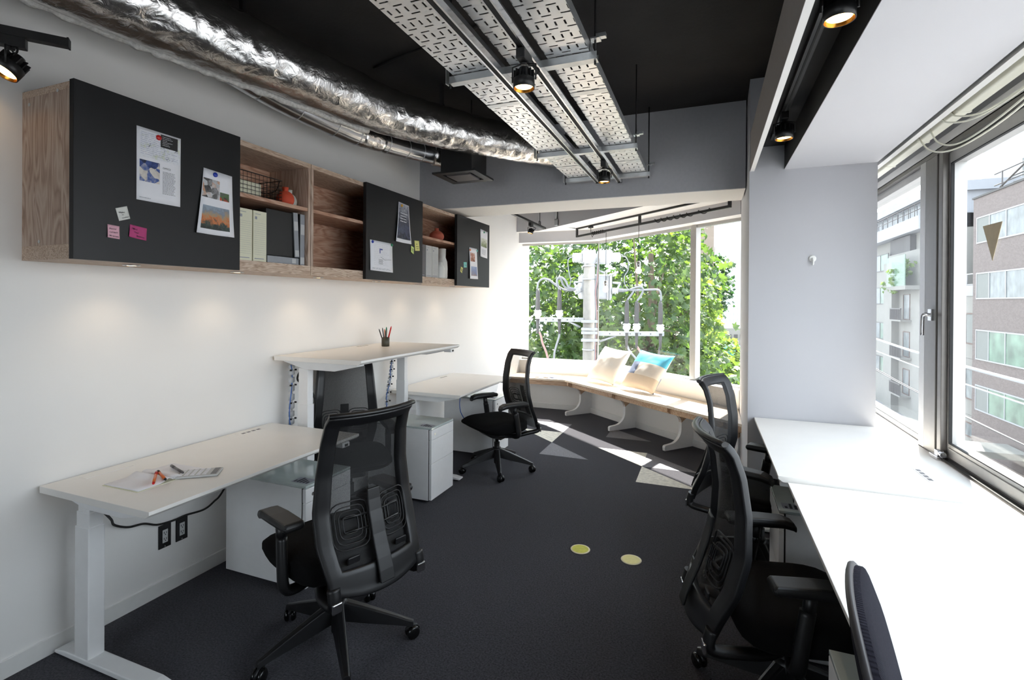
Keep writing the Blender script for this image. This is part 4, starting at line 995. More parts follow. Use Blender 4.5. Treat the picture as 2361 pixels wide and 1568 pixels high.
file_box('cream file box next to the black binders in the first cabinet', 0.634, 0.722, 0.278, 'cardboard_cream', FB)
def binder(label, loc, size, tilt, mt='binder_black', flat=False):
    t = thing('lever_binder', label, 'binder', loc, 0, 'black binders in the first cabinet')
    w, h, d = size
    M = Matrix.Rotation(tilt, 4, 'X')
    m = MB(); m.box(-d, -w/2, 0.0005, -0.004, w/2, h, M=M); m.build('cover', mt, t, bevel=0.002)
    m = MB(); m.box(-0.004, -w/2+0.002, 0.001, 0.0, w/2-0.002, h-0.001, M=M); sp = m.build('spine', 'binder_grey', t, bevel=0.001)
    m = MB()
    if not flat:
        m.box(0.0, -w/2+0.004, h*0.60, 0.0006, w/2-0.004, h*0.80, M=M); m.box(0.0, -w/2+0.004, h*0.03, 0.0006, w/2-0.004, h*0.16, M=M)
    else:
        m.box(0.0, w/2-0.055, h*0.2, 0.0006, w/2-0.025, h*0.85, M=M)
    m.build('spine_label', 'box_grey', sp)
binder('black binder leaning on its neighbour, grey spine to the front', (0.302, 0.9475, BZ+0.046), (0.038, 0.268, 0.235), 0.055)
binder('black binder upright against the cabinet divider', (0.302, 0.989, BZ), (0.038, 0.312, 0.235), 0.0)
binder('black binder lying flat under the leaning one', (0.302, 0.845, BZ), (0.235, 0.042, 0.235), 0.0, flat=True)
m = MB(); m.box(-0.235, -0.098, 0, -0.01, 0.098, 0.262); o = m.build('lever_binder', 'binder_black', bevel=0.002); o.location = (0.302, 0.826, BZ+0.0445); tag(o, 'wide black file standing behind, filling the shelf beside the cream boxes', 'binder', 'black binders in the first cabinet')
GB = 'grey boxes in the far cabinet'
file_box('dark grey file box at the left of the far cabinet', 2.330, 2.418, 0.283, 'grey_plastic', GB)
file_box('left one of the two light grey file boxes in the far cabinet', 2.425, 2.528, 0.281, 'box_grey', GB)
file_box('right one of the two light grey file boxes, beside the bottles', 2.532, 2.642, 0.281, 'box_grey', GB)
pot('bottle', 'short white ceramic bottle in the far cabinet', 'ceramic_white', (0.285, 2.700, BZ), [(0.040, 0), (0.044, 0.01), (0.044, 0.095), (0.036, 0.118), (0.024, 0.126), (0.024, 0.150), (0.018, 0.150), (0.018, 0.12)])['category'] = 'bottle'
pot('bottle', 'tall white ceramic bottle at the right of the far cabinet', 'ceramic_white', (0.250, 2.800, BZ), [(0.046, 0), (0.052, 0.012), (0.054, 0.10), (0.050, 0.165), (0.037, 0.195), (0.035, 0.205), (0.038, 0.285), (0.030, 0.288), (0.030, 0.2)])['category'] = 'bottle'

# ================================================================== ON THE CEILING
# foil-wrapped duct
m_ = bpy.data.materials.new('crumpled_foil'); m_.use_nodes = True; nt = m_.node_tree; bs = nt.nodes['Principled BSDF']; L = nt.links
bs.inputs['Metallic'].default_value = 1.0; bs.inputs['Roughness'].default_value = 0.24; bs.inputs['Base Color'].default_value = (*rgb8(222, 220, 218), 1)
tc = nt.nodes.new('ShaderNodeTexCoord'); v1 = nt.nodes.new('ShaderNodeTexNoise'); v1.inputs['Scale'].default_value = 18; v1.inputs['Detail'].default_value = 6; v1.inputs['Distortion'].default_value = 1.6
v2 = nt.nodes.new('ShaderNodeTexVoronoi'); v2.feature = 'DISTANCE_TO_EDGE'; v2.inputs['Scale'].default_value = 15
L.new(tc.outputs['Object'], v1.inputs['Vector']); mpv = nt.nodes.new('ShaderNodeMixRGB'); mpv.inputs[0].default_value = 0.12; L.new(tc.outputs['Object'], mpv.inputs[1]); L.new(v1.outputs['Color'], mpv.inputs[2]); L.new(mpv.outputs[0], v2.inputs['Vector'])
ad = nt.nodes.new('ShaderNodeMath'); ad.operation = 'MULTIPLY_ADD'; ad.inputs[1].default_value = 0.5; L.new(v2.outputs['Distance'], ad.inputs[0]); L.new(v1.outputs['Fac'], ad.inputs[2])
bp = nt.nodes.new('ShaderNodeBump'); bp.inputs['Strength'].default_value = 0.22; bp.inputs['Distance'].default_value = 0.02; L.new(ad.outputs[0], bp.inputs['Height']); L.new(bp.outputs[0], bs.inputs['Normal'])
MATS['crumpled_foil'] = m_
def wrinkled_tube(m, P, rad, seg, seed, amp):
    n = len(P); up = Vector((0, 0, 1)); V = []
    for i, p in enumerate(P):
        t = (P[min(i+1, n-1)]-P[max(i-1, 0)]).normalized(); a = t.cross(up).normalized(); b = a.cross(t); r = rad(i/(n-1)); ring = []
        for k in range(seg):
            th = 2*PI*k/seg; d = a*math.cos(th)+b*math.sin(th); q = p+d*r
            w = -abs(mnoise.noise(q*11+Vector((seed, 0, 0))))*amp*1.3-abs(mnoise.noise(q*27+Vector((0, seed, 0))))*amp*0.6+mnoise.noise(q*3)*amp*0.8
            ring.append(m.bm.verts.new(p+d*(r+w)))
        V.append(ring)
    for A, B in zip(V, V[1:]):
        for k in range(seg):
            f = m.bm.faces.new((A[k], A[(k+1) % seg], B[(k+1) % seg], B[k])); f.smooth = True
    m.bm.faces.new(V[0]); m.bm.faces.new(V[-1])
DUCT = [(0.30, -0.75, 2.80), (0.33, -0.35, 2.775), (0.37, 0.037, 2.77), (0.43, 0.34, 2.765), (0.50, 0.63, 2.76), (0.63, 1.32, 2.76), (0.80, 1.68, 2.755), (0.99, 2.0, 2.76), (1.277, 2.40, 2.765), (1.50, 2.66, 2.77), (1.60, 2.795, 2.77)]
t = thing('foil_duct', 'big crumpled foil duct running under the black ceiling on the left', 'duct', (0.63, 1.32, 2.75))
m = MB((0.63, 1.32, 2.75)); wrinkled_tube(m, smooth_path(DUCT, 26), lambda f: 0.176-0.048*f, 88, 3.0, 0.0075); m.build('foil_wrap', 'crumpled_foil', t)
mat('duct_seam', rgb8(206, 204, 200), 0.75, var=0.2, scale=60, bump=0.6, bscale=90)
m = MB((0.63, 1.32, 2.75)); P = smooth_path(DUCT[:6], 12); m.tube([p+Vector((-0.090, -0.02, -0.142))+Vector((0, 0, 0.004*math.sin(i*1.7))) for i, p in enumerate(P)], [0.020+0.003*math.sin(i*2.3) for i in range(len(P))], seg=10); m.build('net_seam', 'duct_seam', t)
# straps holding it to the ceiling
for f in (0.10, 0.34, 0.62):
    P = smooth_path(DUCT, 26); p = P[int(f*(len(P)-1))]; m = MB((0.63, 1.32, 2.75)); m.box(p.x-0.012, p.y-0.012, p.z+0.12, p.x+0.012, p.y+0.012, CEIL); m.build('hanger', 'rubber_black', t)
# spiral duct below it, ending at the grille box
t = thing('spiral_duct', 'thin bare metal duct along the wall below the foil duct', 'duct', (0.33, 1.36, 2.69))
SP = [(0.14, -0.45, 2.85), (0.15, 0.0, 2.84), (0.18, 0.40, 2.79), (0.25, 0.85, 2.705), (0.32, 1.36, 2.67), (0.37, 1.62, 2.675), (0.47, 1.95, 2.685), (0.56, 2.14, 2.69)]
P = smooth_path(SP, 8); m = MB((0.33, 1.36, 2.69)); m.tube(P, 0.072, seg=32); m.build('pipe', 'steel', t)
for i in range(14, len(P)-1, 4):
    d = (P[i+1]-P[i-1]).normalized()*0.003; m = MB((0.33, 1.36, 2.69)); m.tube([P[i]-d, P[i]+d], 0.0735, seg=32); m.build('seam', 'galvanised', t)
m = MB((0.33, 1.36, 2.69)); wrinkled_tube(m, [P[int(len(P)*0.62)].lerp(P[int(len(P)*0.72)], k/8) for k in range(9)], lambda f: 0.076, 28, 7.0, 0.004); m.build('foil_tape', 'crumpled_foil', t)
m = MB((0.33, 1.36, 2.69)); wrinkled_tube(m, smooth_path([(0.55, 2.12, 2.69), (0.60, 2.17, 2.685), (0.66, 2.18, 2.68)], 6), lambda f: 0.085, 28, 9.0, 0.006); m.build('elbow', 'crumpled_foil', t)
t = thing('grille_box', 'black air outlet box hanging in front of the dark beam', 'vent', (0.79, 2.19, 2.50))
m = MB((0.79, 2.19, 2.50)); m.box(0.655, 2.05, 2.517, 0.925, 2.32, 2.72); m.build('plenum', 'black_plastic', t, bevel=0.003)
m = MB((0.79, 2.19, 2.50)); x0, x1, y0, y1 = 0.604, 0.972, 2.005, 2.36
for a in ((x0, y0, x1, y0+0.06), (x0, y1-0.06, x1, y1), (x0, y0+0.06, x0+0.06, y1-0.06), (x1-0.06, y0+0.06, x1, y1-0.06)): m.box(a[0], a[1], 2.503, a[2], a[3], 2.517)
m.build('flange', 'black_plastic', t)
m = MB((0.79, 2.19, 2.50)); m.box(x0+0.085, y0+0.085, 2.498, x1-0.085, y1-0.085, 2.508); m.build('baffle', 'grey_plastic', t)
for xx in (0.67, 0.91):
    m = MB((0.79, 2.19, 2.50)); m.cyl((xx, 2.07, 2.72), (xx, 2.07, CEIL), 0.005, seg=8); m.build('rod', 'steel', t)

cable('thin black cable running across the black ceiling beside the cable trays', [(0.55, 1.35, 3.05), (0.9, 1.25, 3.045), (1.3, 1.18, 3.05), (1.45, 1.10, 3.05)], 0.008, 'rubber_black', 'ceiling_cable')
# perforated cable trays
pm = bpy.data.materials.new('perforated_steel'); pm.use_nodes = True; nt = pm.node_tree; L = nt.links; bs = nt.nodes['Principled BSDF']
bs.inputs['Metallic'].default_value = 0.7; bs.inputs['Roughness'].default_value = 0.34
nz = nt.nodes.new('ShaderNodeTexNoise'); nz.inputs['Scale'].default_value = 7; rpz = nt.nodes.new('ShaderNodeValToRGB'); rpz.color_ramp.elements[0].color = (*rgb8(226, 227, 228), 1); rpz.color_ramp.elements[1].color = (*rgb8(244, 244, 243), 1)
tc = nt.nodes.new('ShaderNodeTexCoord'); L.new(tc.outputs['Object'], nz.inputs['Vector']); L.new(nz.outputs['Fac'], rpz.inputs[0]); L.new(rpz.outputs[0], bs.inputs['Base Color'])
sx = nt.nodes.new('ShaderNodeSeparateXYZ'); L.new(tc.outputs['Object'], sx.inputs[0])
def MN(op, a, bb=None, c=None):
    n = nt.nodes.new('ShaderNodeMath'); n.operation = op
    for i, v in enumerate((a, bb, c)):
        if v is None: continue
        if isinstance(v, (int, float)): n.inputs[i].default_value = v
        else: L.new(v, n.inputs[i])
    return n.outputs[0]
def slot(px, ox, py, oy, hx, hy, shear=0.0):
    X = sx.outputs['X'] if not shear else MN('ADD', sx.outputs['X'], MN('MULTIPLY', MN('FLOOR', MN('DIVIDE', sx.outputs['Y'], py)), shear))
    fx = MN('ABSOLUTE', MN('SUBTRACT', MN('FLOORED_MODULO', MN('ADD', X, ox), px), px/2)); fy = MN('ABSOLUTE', MN('SUBTRACT', MN('FLOORED_MODULO', MN('ADD', sx.outputs['Y'], oy), py), py/2))
    return MN('MULTIPLY', MN('LESS_THAN', fx, hx), MN('LESS_THAN', fy, hy))
A = slot(0.036, 0.0, 0.092, 0.0, 0.0040, 0.0150); B_ = slot(0.072, 0.0, 0.092, 0.031, 0.0185, 0.0038); C_ = slot(0.072, 0.036, 0.092, 0.061, 0.0185, 0.0038)
hole = MN('MAXIMUM', A, MN('MAXIMUM', B_, C_))
tr = nt.nodes.new('ShaderNodeBsdfTransparent'); mxs = nt.nodes.new('ShaderNodeMixShader'); L.new(hole, mxs.inputs[0]); L.new(bs.outputs[0], mxs.inputs[1]); L.new(tr.outputs[0], mxs.inputs[2]); L.new(mxs.outputs[0], nt.nodes['Material Output'].inputs[0])
MATS['perforated_steel'] = pm
TZ = 2.55
for x0, x1, lab in ((1.515, 1.735, 'left, widest strip of the perforated cable tray under the ceiling'), (1.795, 1.905, 'narrow middle strip of perforated cable tray between two light tracks'), (1.965, 2.145, 'right strip of the perforated cable tray, along the threaded rods')):
    O = ((x0+x1)/2, 1.0, TZ); t = thing('cable_tray', lab, 'cable tray', O, 0, 'perforated cable trays')
    m = MB(O); m.box(x0, -1.9, TZ, x1, 2.69, TZ+0.0015); m.build('perforated_base', 'perforated_steel', t)
    for xx in (x0, x1-0.0015):
        m = MB(O); m.box(xx, -1.9, TZ+0.0016, xx+0.0015, 2.69, TZ+0.045); m.build('side_flange', 'galvanised', t)
    for yy in (-0.55, 1.04, 2.33) if x1-x0 > 0.1 else (): 
        m = MB(O); m.box(x0-0.001, yy-0.02, TZ-0.0025, x1+0.001, yy+0.02, TZ-0.0004); m.build('joint_plate', 'galvanised', t)
for k, yy in ((1, 0.665), (2, 1.93), (3, 2.685)):
    O = (1.83, yy, TZ-0.04); t = thing('tray_support', ['', 'steel cross channel carrying the cable trays near the first spotlight', 'steel cross channel carrying the cable trays before the last stretch', 'steel cross channel at the far end of the cable trays'][k], 'bracket', O, 0, 'cable tray cross channels')
    m = MB(O); m.box(1.495, yy-0.02, TZ-0.003, 2.175, yy-0.018, TZ-0.034); m.box(1.495, yy+0.018, TZ-0.003, 2.175, yy+0.02, TZ-0.034); m.box(1.495, yy-0.018, TZ-0.034, 2.175, yy+0.018, TZ-0.031); m.build('channel', 'galvanised', t)
    for xx in (1.49, 2.165):
        m = MB(O); m.cyl((xx, yy, TZ-0.05), (xx, yy, CEIL), 0.0045, seg=10); m.build('rod', 'rubber_black', t)
        m = MB(O); m.box(xx-0.018, yy-0.02, TZ+0.05, xx+0.022, yy+0.02, TZ+0.056); m.box(xx-0.018, yy-0.014, TZ-0.030, xx-0.014, yy+0.014, TZ+0.05); m.box(xx+0.004, yy-0.012, TZ+0.056, xx+0.045, yy+0.012, TZ+0.072); m.build('clamp', 'galvanised', t)
for xx, ye, lab in ((1.765, 2.66, 'left black light track under the cable trays'), (1.935, 2.70, 'right black light track under the cable trays, holding the spotlights')):
    O = (xx, 1.0, 2.515); t = thing('light_track', lab, 'light track', O, 0, 'light tracks under the cable trays')
    m = MB(O); m.box(xx-0.017, -1.9, 2.486, xx-0.010, ye, 2.515); m.box(xx+0.010, -1.9, 2.486, xx+0.017, ye, 2.515); m.build('rails', 'steel', t)
    m = MB(O); m.box(xx-0.010, -1.9, 2.492, xx+0.010, ye-0.004, 2.5149); m.build('slot', 'rubber_black', t)
    m = MB(O); m.box(xx-0.018, ye, 2.485, xx+0.018, ye+0.012, 2.516); m.build('end_cap', 'black_plastic', t)

def spotlight(label, loc, tilt=(0, 0, 0), drop=0.10, r=0.040, power=3.5, group='black track spotlights', scale=1.0, size=75):
    """adaptor on the track, a fork, and a finned lamp head; loc is the underside of the track"""
    t = thing('track_spotlight', label, 'spotlight', loc, 0, group)
    m = MB(); m.box(-0.018, -0.045, -0.040, 0.018, 0.045, 0.0); m.cyl((0, 0, -0.05), (0, 0, -0.04), 0.014, seg=16); m.build('adaptor', 'black_plastic', t, bevel=0.003)
    Mx = Matrix.Translation((0, 0, -0.05-drop*0.55)) @ Matrix.Rotation(tilt[0], 4, 'X') @ Matrix.Rotation(tilt[1], 4, 'Y')
    m = MB(); rr = r+0.006
    for e in (-1, 1): m.tube([(e*0.012, 0, -0.045), (e*rr, 0, -0.052), (e*rr, 0, -0.05-drop*0.62)], 0.0035, seg=8)
    m.build('fork', 'steel' if False else 'black_plastic', t)
    m = MB(); h = r*1.9
    m.lathe([(r*0.45, h*0.55), (r*0.62, h*0.42), (r*0.70, h*0.1), (r, h*0.0), (r, -h*0.45), (r*0.93, -h*0.45), (r*0.90, -h*0.36)], 28, Mx, cap0=True, cap1=False)
    head = m.build('lamp_head', 'black_plastic', t)
    m = MB()
    for k in range(12):
        X = Mx @ Matrix.Rotation(2*PI*k/12, 4, 'Z'); m.box(r*0.55, -0.0018, h*0.02, r*0.98, 0.0018, h*0.40, M=X)
    m.build('fins', 'black_plastic', head)
    m = MB(); m.lathe([(r*0.93, -h*0.452), (r*0.80, -h*0.30), (r*0.62, -h*0.24)], 28, Mx, cap0=False, cap1=False); m.build('reflector', 'lamp_gold', head)
    m = MB(); m.lathe([(r*0.80, -h*0.33), (0.0, -h*0.335)], 28, Mx, cap0=False, cap1=False); m.build('bulb_face', 'lamp_glow', head)
    m = MB(); m.tube(smooth_path([(0.014, 0.01, -0.045), (0.045, 0.03, -0.055), (0.05, 0.03, -0.075), (r*0.5, 0.01, -0.085)], 5), 0.0035, seg=6); m.build('lead', 'rubber_black', t)
    l = bpy.data.lights.new('spot_lamp', 'SPOT'); l.energy = power; l.color = (1.0, 0.74, 0.46); l.spot_size = R(size); l.spot_blend = 0.5; l.shadow_soft_size = 0.03
    o = bpy.data.objects.new('spot_lamp', l); C.objects.link(o); o.parent = t; o.matrix_local = Mx @ Matrix.Translation((0, 0, -h*0.47))
    return t
spotlight('lit black spotlight hanging from the cable tray, the nearer one', (1.935, 0.44, 2.486), drop=0.10, r=0.042)
spotlight('lit black spotlight at the far end of the cable tray', (1.935, 2.06, 2.486), drop=0.10, r=0.042)
spotlight('lit black spotlight in the black recess, right edge of the ceiling, nearer one', (2.99, 0.48, 2.56), drop=0.09, r=0.046)
spotlight('lit black spotlight deep in the black recess by the pier', (2.99, 1.72, 2.56), drop=0.09, r=0.046)
t = thing('light_track', 'black light track inside the black recess above the right desks', 'light track', (2.99, 0.5, 2.575))
m = MB((2.99, 0.5, 2.575)); m.box(2.972, -3.0, 2.56, 3.008, 2.2, 2.585); m.build('rail', 'black_plastic', t)
m = MB((2.99, 0.5, 2.575)); m.box(2.986, -3.0, 2.557, 2.994, 2.2, 2.5599); m.build('slot', 'recess_black', t)
# diagonal track at the top left
O = Vector((0.245, -0.185, 2.525)); dr = Vector((-0.62, -0.785, 0))
ang = math.atan2(dr.y, dr.x)
t = thing('light_track', 'short black light track at the upper left corner by the white wall', 'light track', O, ang)
m = MB(); m.box(0, -0.017, -0.016, 1.25, 0.017, 0.016); m.build('rail', 'black_plastic', t)
m = MB(); m.box(-0.006, -0.019, -0.018, 0.0, 0.019, 0.018); m.build('end_cap', 'black_plastic', t)
for q in (0.45, 1.1): m = MB(); m.cyl((q, 0, 0.016), (q, 0, CEIL-2.525), 0.005, seg=8); m.build('rod', 'rubber_black', t)
s = spotlight('tilted black spotlight at the upper left edge of the picture', tuple(O+dr*0.165+Vector((0, 0, -0.016))), tilt=(R(-27), R(-16), 0), drop=0.11, r=0.046, power=0.3)
s.rotation_euler = (0, 0, ang+PI/2)
# in the bay: short track, pendant frame, conduit
t = thing('light_track', 'thin black light track hanging in the bay by the left wall', 'light track', (0.567, 4.5, 2.50))
m = MB((0.567, 4.5, 2.50)); m.box(0.551, 3.75, 2.490, 0.583, 5.02, 2.515); m.build('rail', 'black_plastic', t)
m = MB((0.567, 4.5, 2.50))
for yy in (3.95, 4.80): m.cyl((0.567, yy, 2.56), (0.567, yy, CEIL), 0.005, seg=8); m.box(0.562, yy-0.03, 2.515, 0.572, yy-0.024, 2.565); m.box(0.562, yy+0.024, 2.515, 0.572, yy+0.03, 2.565); m.box(0.562, yy-0.03, 2.56, 0.572, yy+0.03, 2.566)
m.build('hangers', 'black_plastic', t)
spotlight('small lit spotlight on the bay track by the left wall', (0.567, 4.45, 2.490), tilt=(R(-8), R(14), 0), drop=0.09, r=0.034, power=4)
t = thing('conduit', 'galvanised pipe with a junction box dropping in front of the bay bulkhead', 'pipe', (0.70, 5.13, 2.56))
m = MB((0.70, 5.13, 2.56)); m.cyl((0.70, 5.115, 2.585), (0.70, 5.115, CEIL), 0.012, seg=12); m.build('pipe', 'galvanised', t)
m = MB((0.70, 5.13, 2.56)); m.box(0.675, 5.085, 2.545, 0.725, 5.135, 2.63); m.build('junction_box', 'galvanised', t, bevel=0.004)
m = MB((0.70, 5.13, 2.56)); m.cyl((0.72, 5.13, 2.552), (0.905, 5.33, 2.530), 0.008, seg=10); m.build('branch', 'galvanised', t)
ra, rb_ = Vector((0.915, 5.358, 0)), Vector((2.80, 3.692, 0)); rd = (rb_-ra).normalized(); ang = math.atan2(rd.y, rd.x); RL = (rb_-ra).length
t = thing('pendant_rail', 'black square-tube rail hanging under the bay bulkhead with cords wound round it', 'rail', ra+Vector((0, 0, 2.42)), ang)
m = MB(); m.box(0, -0.012, -0.012, RL, 0.012, 0.012); m.build('lower_bar', 'black_plastic', t)
m = MB(); m.box(0.02, -0.014, 0.097, RL-0.06, 0.014, 0.117); m.build('upper_track', 'black_plastic', t)
for q in (0.012, 1.275, RL-0.012):
    m = MB(); m.box(q-0.012, -0.0125, 0.012, q+0.012, 0.0125, 0.118); m.build('post', 'black_plastic', t)
m = MB(); m.box(0.30, -0.02, 0.075, 0.36, 0.02, 0.097); m.build('feed_point', 'black_plastic', t)
def coil(a0, a1, turns, r=0.020):
    n = int(turns*12); return [(a0+(a1-a0)*i/n, r*math.cos(2*PI*i/12), r*math.sin(2*PI*i/12)) for i in range(n+1)]
for a0, a1, tn, mx in ((0.36, 0.62, 6, 0.3), (1.50, 2.05, 6, 0.3), (2.1, 2.3, 1.5, 0.2)):
    m = MB(); P = coil(a0, a1, tn)
    if a0 < 1: P = [(0.33, 0, 0.075), (0.32, 0.01, 0.02), (0.34, 0.02, -0.045), (0.36, 0.02, -0.02)]+P
    m.tube(P, 0.0045, seg=6); m.build('wound_cord', 'rubber_black', t)
def pendant(label, q, zc):
    """bare bulb on a cord from the rail at distance q along it"""
    p = ra+rd*q; H = 2.41-zc
    t = thing('pendant_bulb', label, 'pendant light', (p.x, p.y, zc), 0, 'bare pendant bulbs')
    m = MB(); m.cyl((0, 0, 0.085), (0, 0, H), 0.003, seg=8); m.build('cord', 'rubber_black', t)
    m = MB(); m.lathe([(0.018, 0.03), (0.024, 0.035), (0.024, 0.085), (0.014, 0.100), (0.005, 0.104)], 20); m.build('socket', 'steel', t)
    m = MB(); m.lathe([(0.017, 0.032), (0.022, 0.018), (0.033, 0.0), (0.036, -0.016), (0.030, -0.036), (0.014, -0.048), (0.0, -0.050)], 24, cap0=False, cap1=False); m.build('bulb', 'bulb_glass', t)
    m = MB(); m.tube([(0.004, 0, 0.03), (0.010, 0, 0.0), (0.0, 0.006, -0.026), (-0.010, 0, 0.0), (-0.004, 0, 0.03)], 0.0042, seg=6); m.build('filament', 'filament', t)
    return t
pendant('lit bare bulb hanging higher from the bay rail, on the right', 1.262, 1.895)
pendant('lit bare bulb hanging lower from the bay rail, in front of the utility pole', 0.655, 1.690)

# lamp housing and loose cables above the right window
t = thing('cable_trunking', 'cream cable trunking along the top of the right window', 'trunking', (3.70, 0.5, 2.45))
m = MB((3.70, 0.5, 2.45)); m.box(3.682, 0.62, 2.412, 3.735, 3.68, 2.46); m.build('duct', 'cream_plastic', t, bevel=0.008, segs=3)
m = MB((3.70, 0.5, 2.45)); m.box(3.678, 0.52, 2.425, 3.74, 0.64, 2.462); m.build('open_end', 'grey_plastic', t)
m = MB((3.70, 0.5, 2.45)); m.box(3.684, -3.7, 2.415, 3.735, 0.50, 2.46); m.build('duct', 'cream_plastic', t, bevel=0.008, segs=3)
for yy in (0.95, 1.55, 2.02, 2.55):
    m = MB((3.70, 0.5, 2.45)); m.box(3.679, yy-0.012, 2.409, 3.738, yy+0.012, 2.463); m.build('clip', 'cream_plastic', t, bevel=0.004)
LOOP = [[(3.69, 0.15, 2.47), (3.69, 0.55, 2.40), (3.70, 1.0, 2.30), (3.70, 1.5, 2.27), (3.69, 1.75, 2.33), (3.68, 1.85, 2.44)],
        [(3.70, 0.20, 2.47), (3.70, 0.6, 2.385), (3.70, 1.05, 2.27), (3.70, 1.55, 2.255), (3.69, 1.85, 2.32), (3.68, 2.0, 2.44)],
        [(3.68, 0.10, 2.47), (3.68, 0.6, 2.41), (3.69, 0.9, 2.335), (3.69, 1.3, 2.335), (3.68, 1.55, 2.40), (3.68, 1.60, 2.455)],
        [(3.67, 0.25, 2.47), (3.67, 0.65, 2.41), (3.68, 0.95, 2.32), (3.68, 1.35, 2.325), (3.67, 1.62, 2.395), (3.67, 1.68, 2.455)]]
for k, P in enumerate(LOOP): cable('%s of the four cream cables drooping over the right window' % ['longest', 'lowest', 'shortest', 'third'][k] if k != 3 else 'second shortest of the four cream cables drooping over the right window', P, 0.0040, 'cream_plastic', 'loose_cable', 'loose cables over the right window')

# ================================================================== BAY BENCH
def nseg(n0, n1, xa, xb): return [(xa, on_n(n0, xa)), (xb, on_n(n0, xb)), (xb+0.0, on_n(n1, xb)), (xa, on_n(n1, xa))]
BN = 4.425; BKX = 0.826; BKY = 5.122
t = thing('window_bench', 'long angled plywood bench under the bay window on white curved legs', 'bench', (1.4, 4.7, 0))
O = (1.4, 4.7, 0)
xb = 2.895; cx = on_y(4.925, 5.595)
m = MB(O); m.prism([(0.005, 5.118), (BKX, BKY), (xb, on_n(BN, xb)), (xb, on_n(4.925, xb)), (cx, 5.595), (0.005, 5.595)], 0.447, 0.472); m.build('seat_board', 'wood_bench', t, bevel=0.002)
m = MB(O); nn = BN+0.07
kx = on_y(nn, BKY+0.07)
m.prism([(0.01, BKY+0.07), (kx, BKY+0.07), (xb, on_n(nn, xb)), (xb, on_n(nn+0.02, xb)), (on_y(nn+0.02, BKY+0.09), BKY+0.09), (0.01, BKY+0.09)], 0.375, 0.4465); m.build('apron', 'wood_apron', t)
tdir = Vector((NY, -NX, 0)).normalized(); ndir = Vector((NX, NY, 0)).normalized()
def bench_leg(px, py, k):
    # profile in the (n, z) plane: foot forward, S-curve up to the seat
    P = [(-0.01, 0), (0.40, 0), (0.40, 0.372)]
    top = [(0.055, 0.372)]
    curve = [(0.06+0.17*(1-math.cos(a*PI/2))*0.0, 0) for a in ()]
    c1 = []
    for i in range(9):
        a = i/8*PI/2; c1.append((0.065+0.155*math.sin(a), 0.372-0.105*(1-math.cos(a))))
    c2 = []
    for i in range(9):
        a = i/8*PI/2; c2.append((0.220-0.15*(1-math.cos(a)), 0.20-0.14*math.sin(a)))
    prof = [(-0.01, 0), (0.405, 0), (0.405, 0.372)]+c1+c2+[(0.01, 0.056), (-0.008, 0.05), (-0.014, 0.035)]
    m = MB(O); w = 0.017
    base = Vector((px, py, 0))
    A = [m.bm.verts.new(base+ndir*p[0]+tdir*w+Vector((0, 0, p[1]+0.0))) for p in prof]; B = [m.bm.verts.new(base+ndir*p[0]-tdir*w+Vector((0, 0, p[1]))) for p in prof]
    m.bm.faces.new(A); m.bm.faces.new(B[::-1])
    for i in range(len(prof)): m.bm.faces.new((A[i], A[(i+1) % len(prof)], B[(i+1) % len(prof)], B[i]))
    leg = m.build('leg', 'metal_white', t, bevel=0.004)
    # wood gusset at the top of the leg
    m = MB(O); pr = [(0.015, 0.446), (0.40, 0.446), (0.40, 0.372)]+c1[::-1]+[(0.015, 0.40)]; w2 = 0.018
    A = [m.bm.verts.new(base+ndir*p[0]+tdir*w2+Vector((0, 0, p[1]))) for p in pr]; B = [m.bm.verts.new(base+ndir*p[0]-tdir*w2+Vector((0, 0, p[1]))) for p in pr]
    m.bm.faces.new(A); m.bm.faces.new(B[::-1])
    for i in range(len(pr)): m.bm.faces.new((A[i], A[(i+1) % len(pr)], B[(i+1) % len(pr)], B[i]))
    m.build('gusset', 'wood_apron', leg)
for k, (px, py) in enumerate(((0.86, 5.098), (1.54, 4.525), (2.205, 3.957), (2.72, 3.515))): bench_leg(px, py, k)
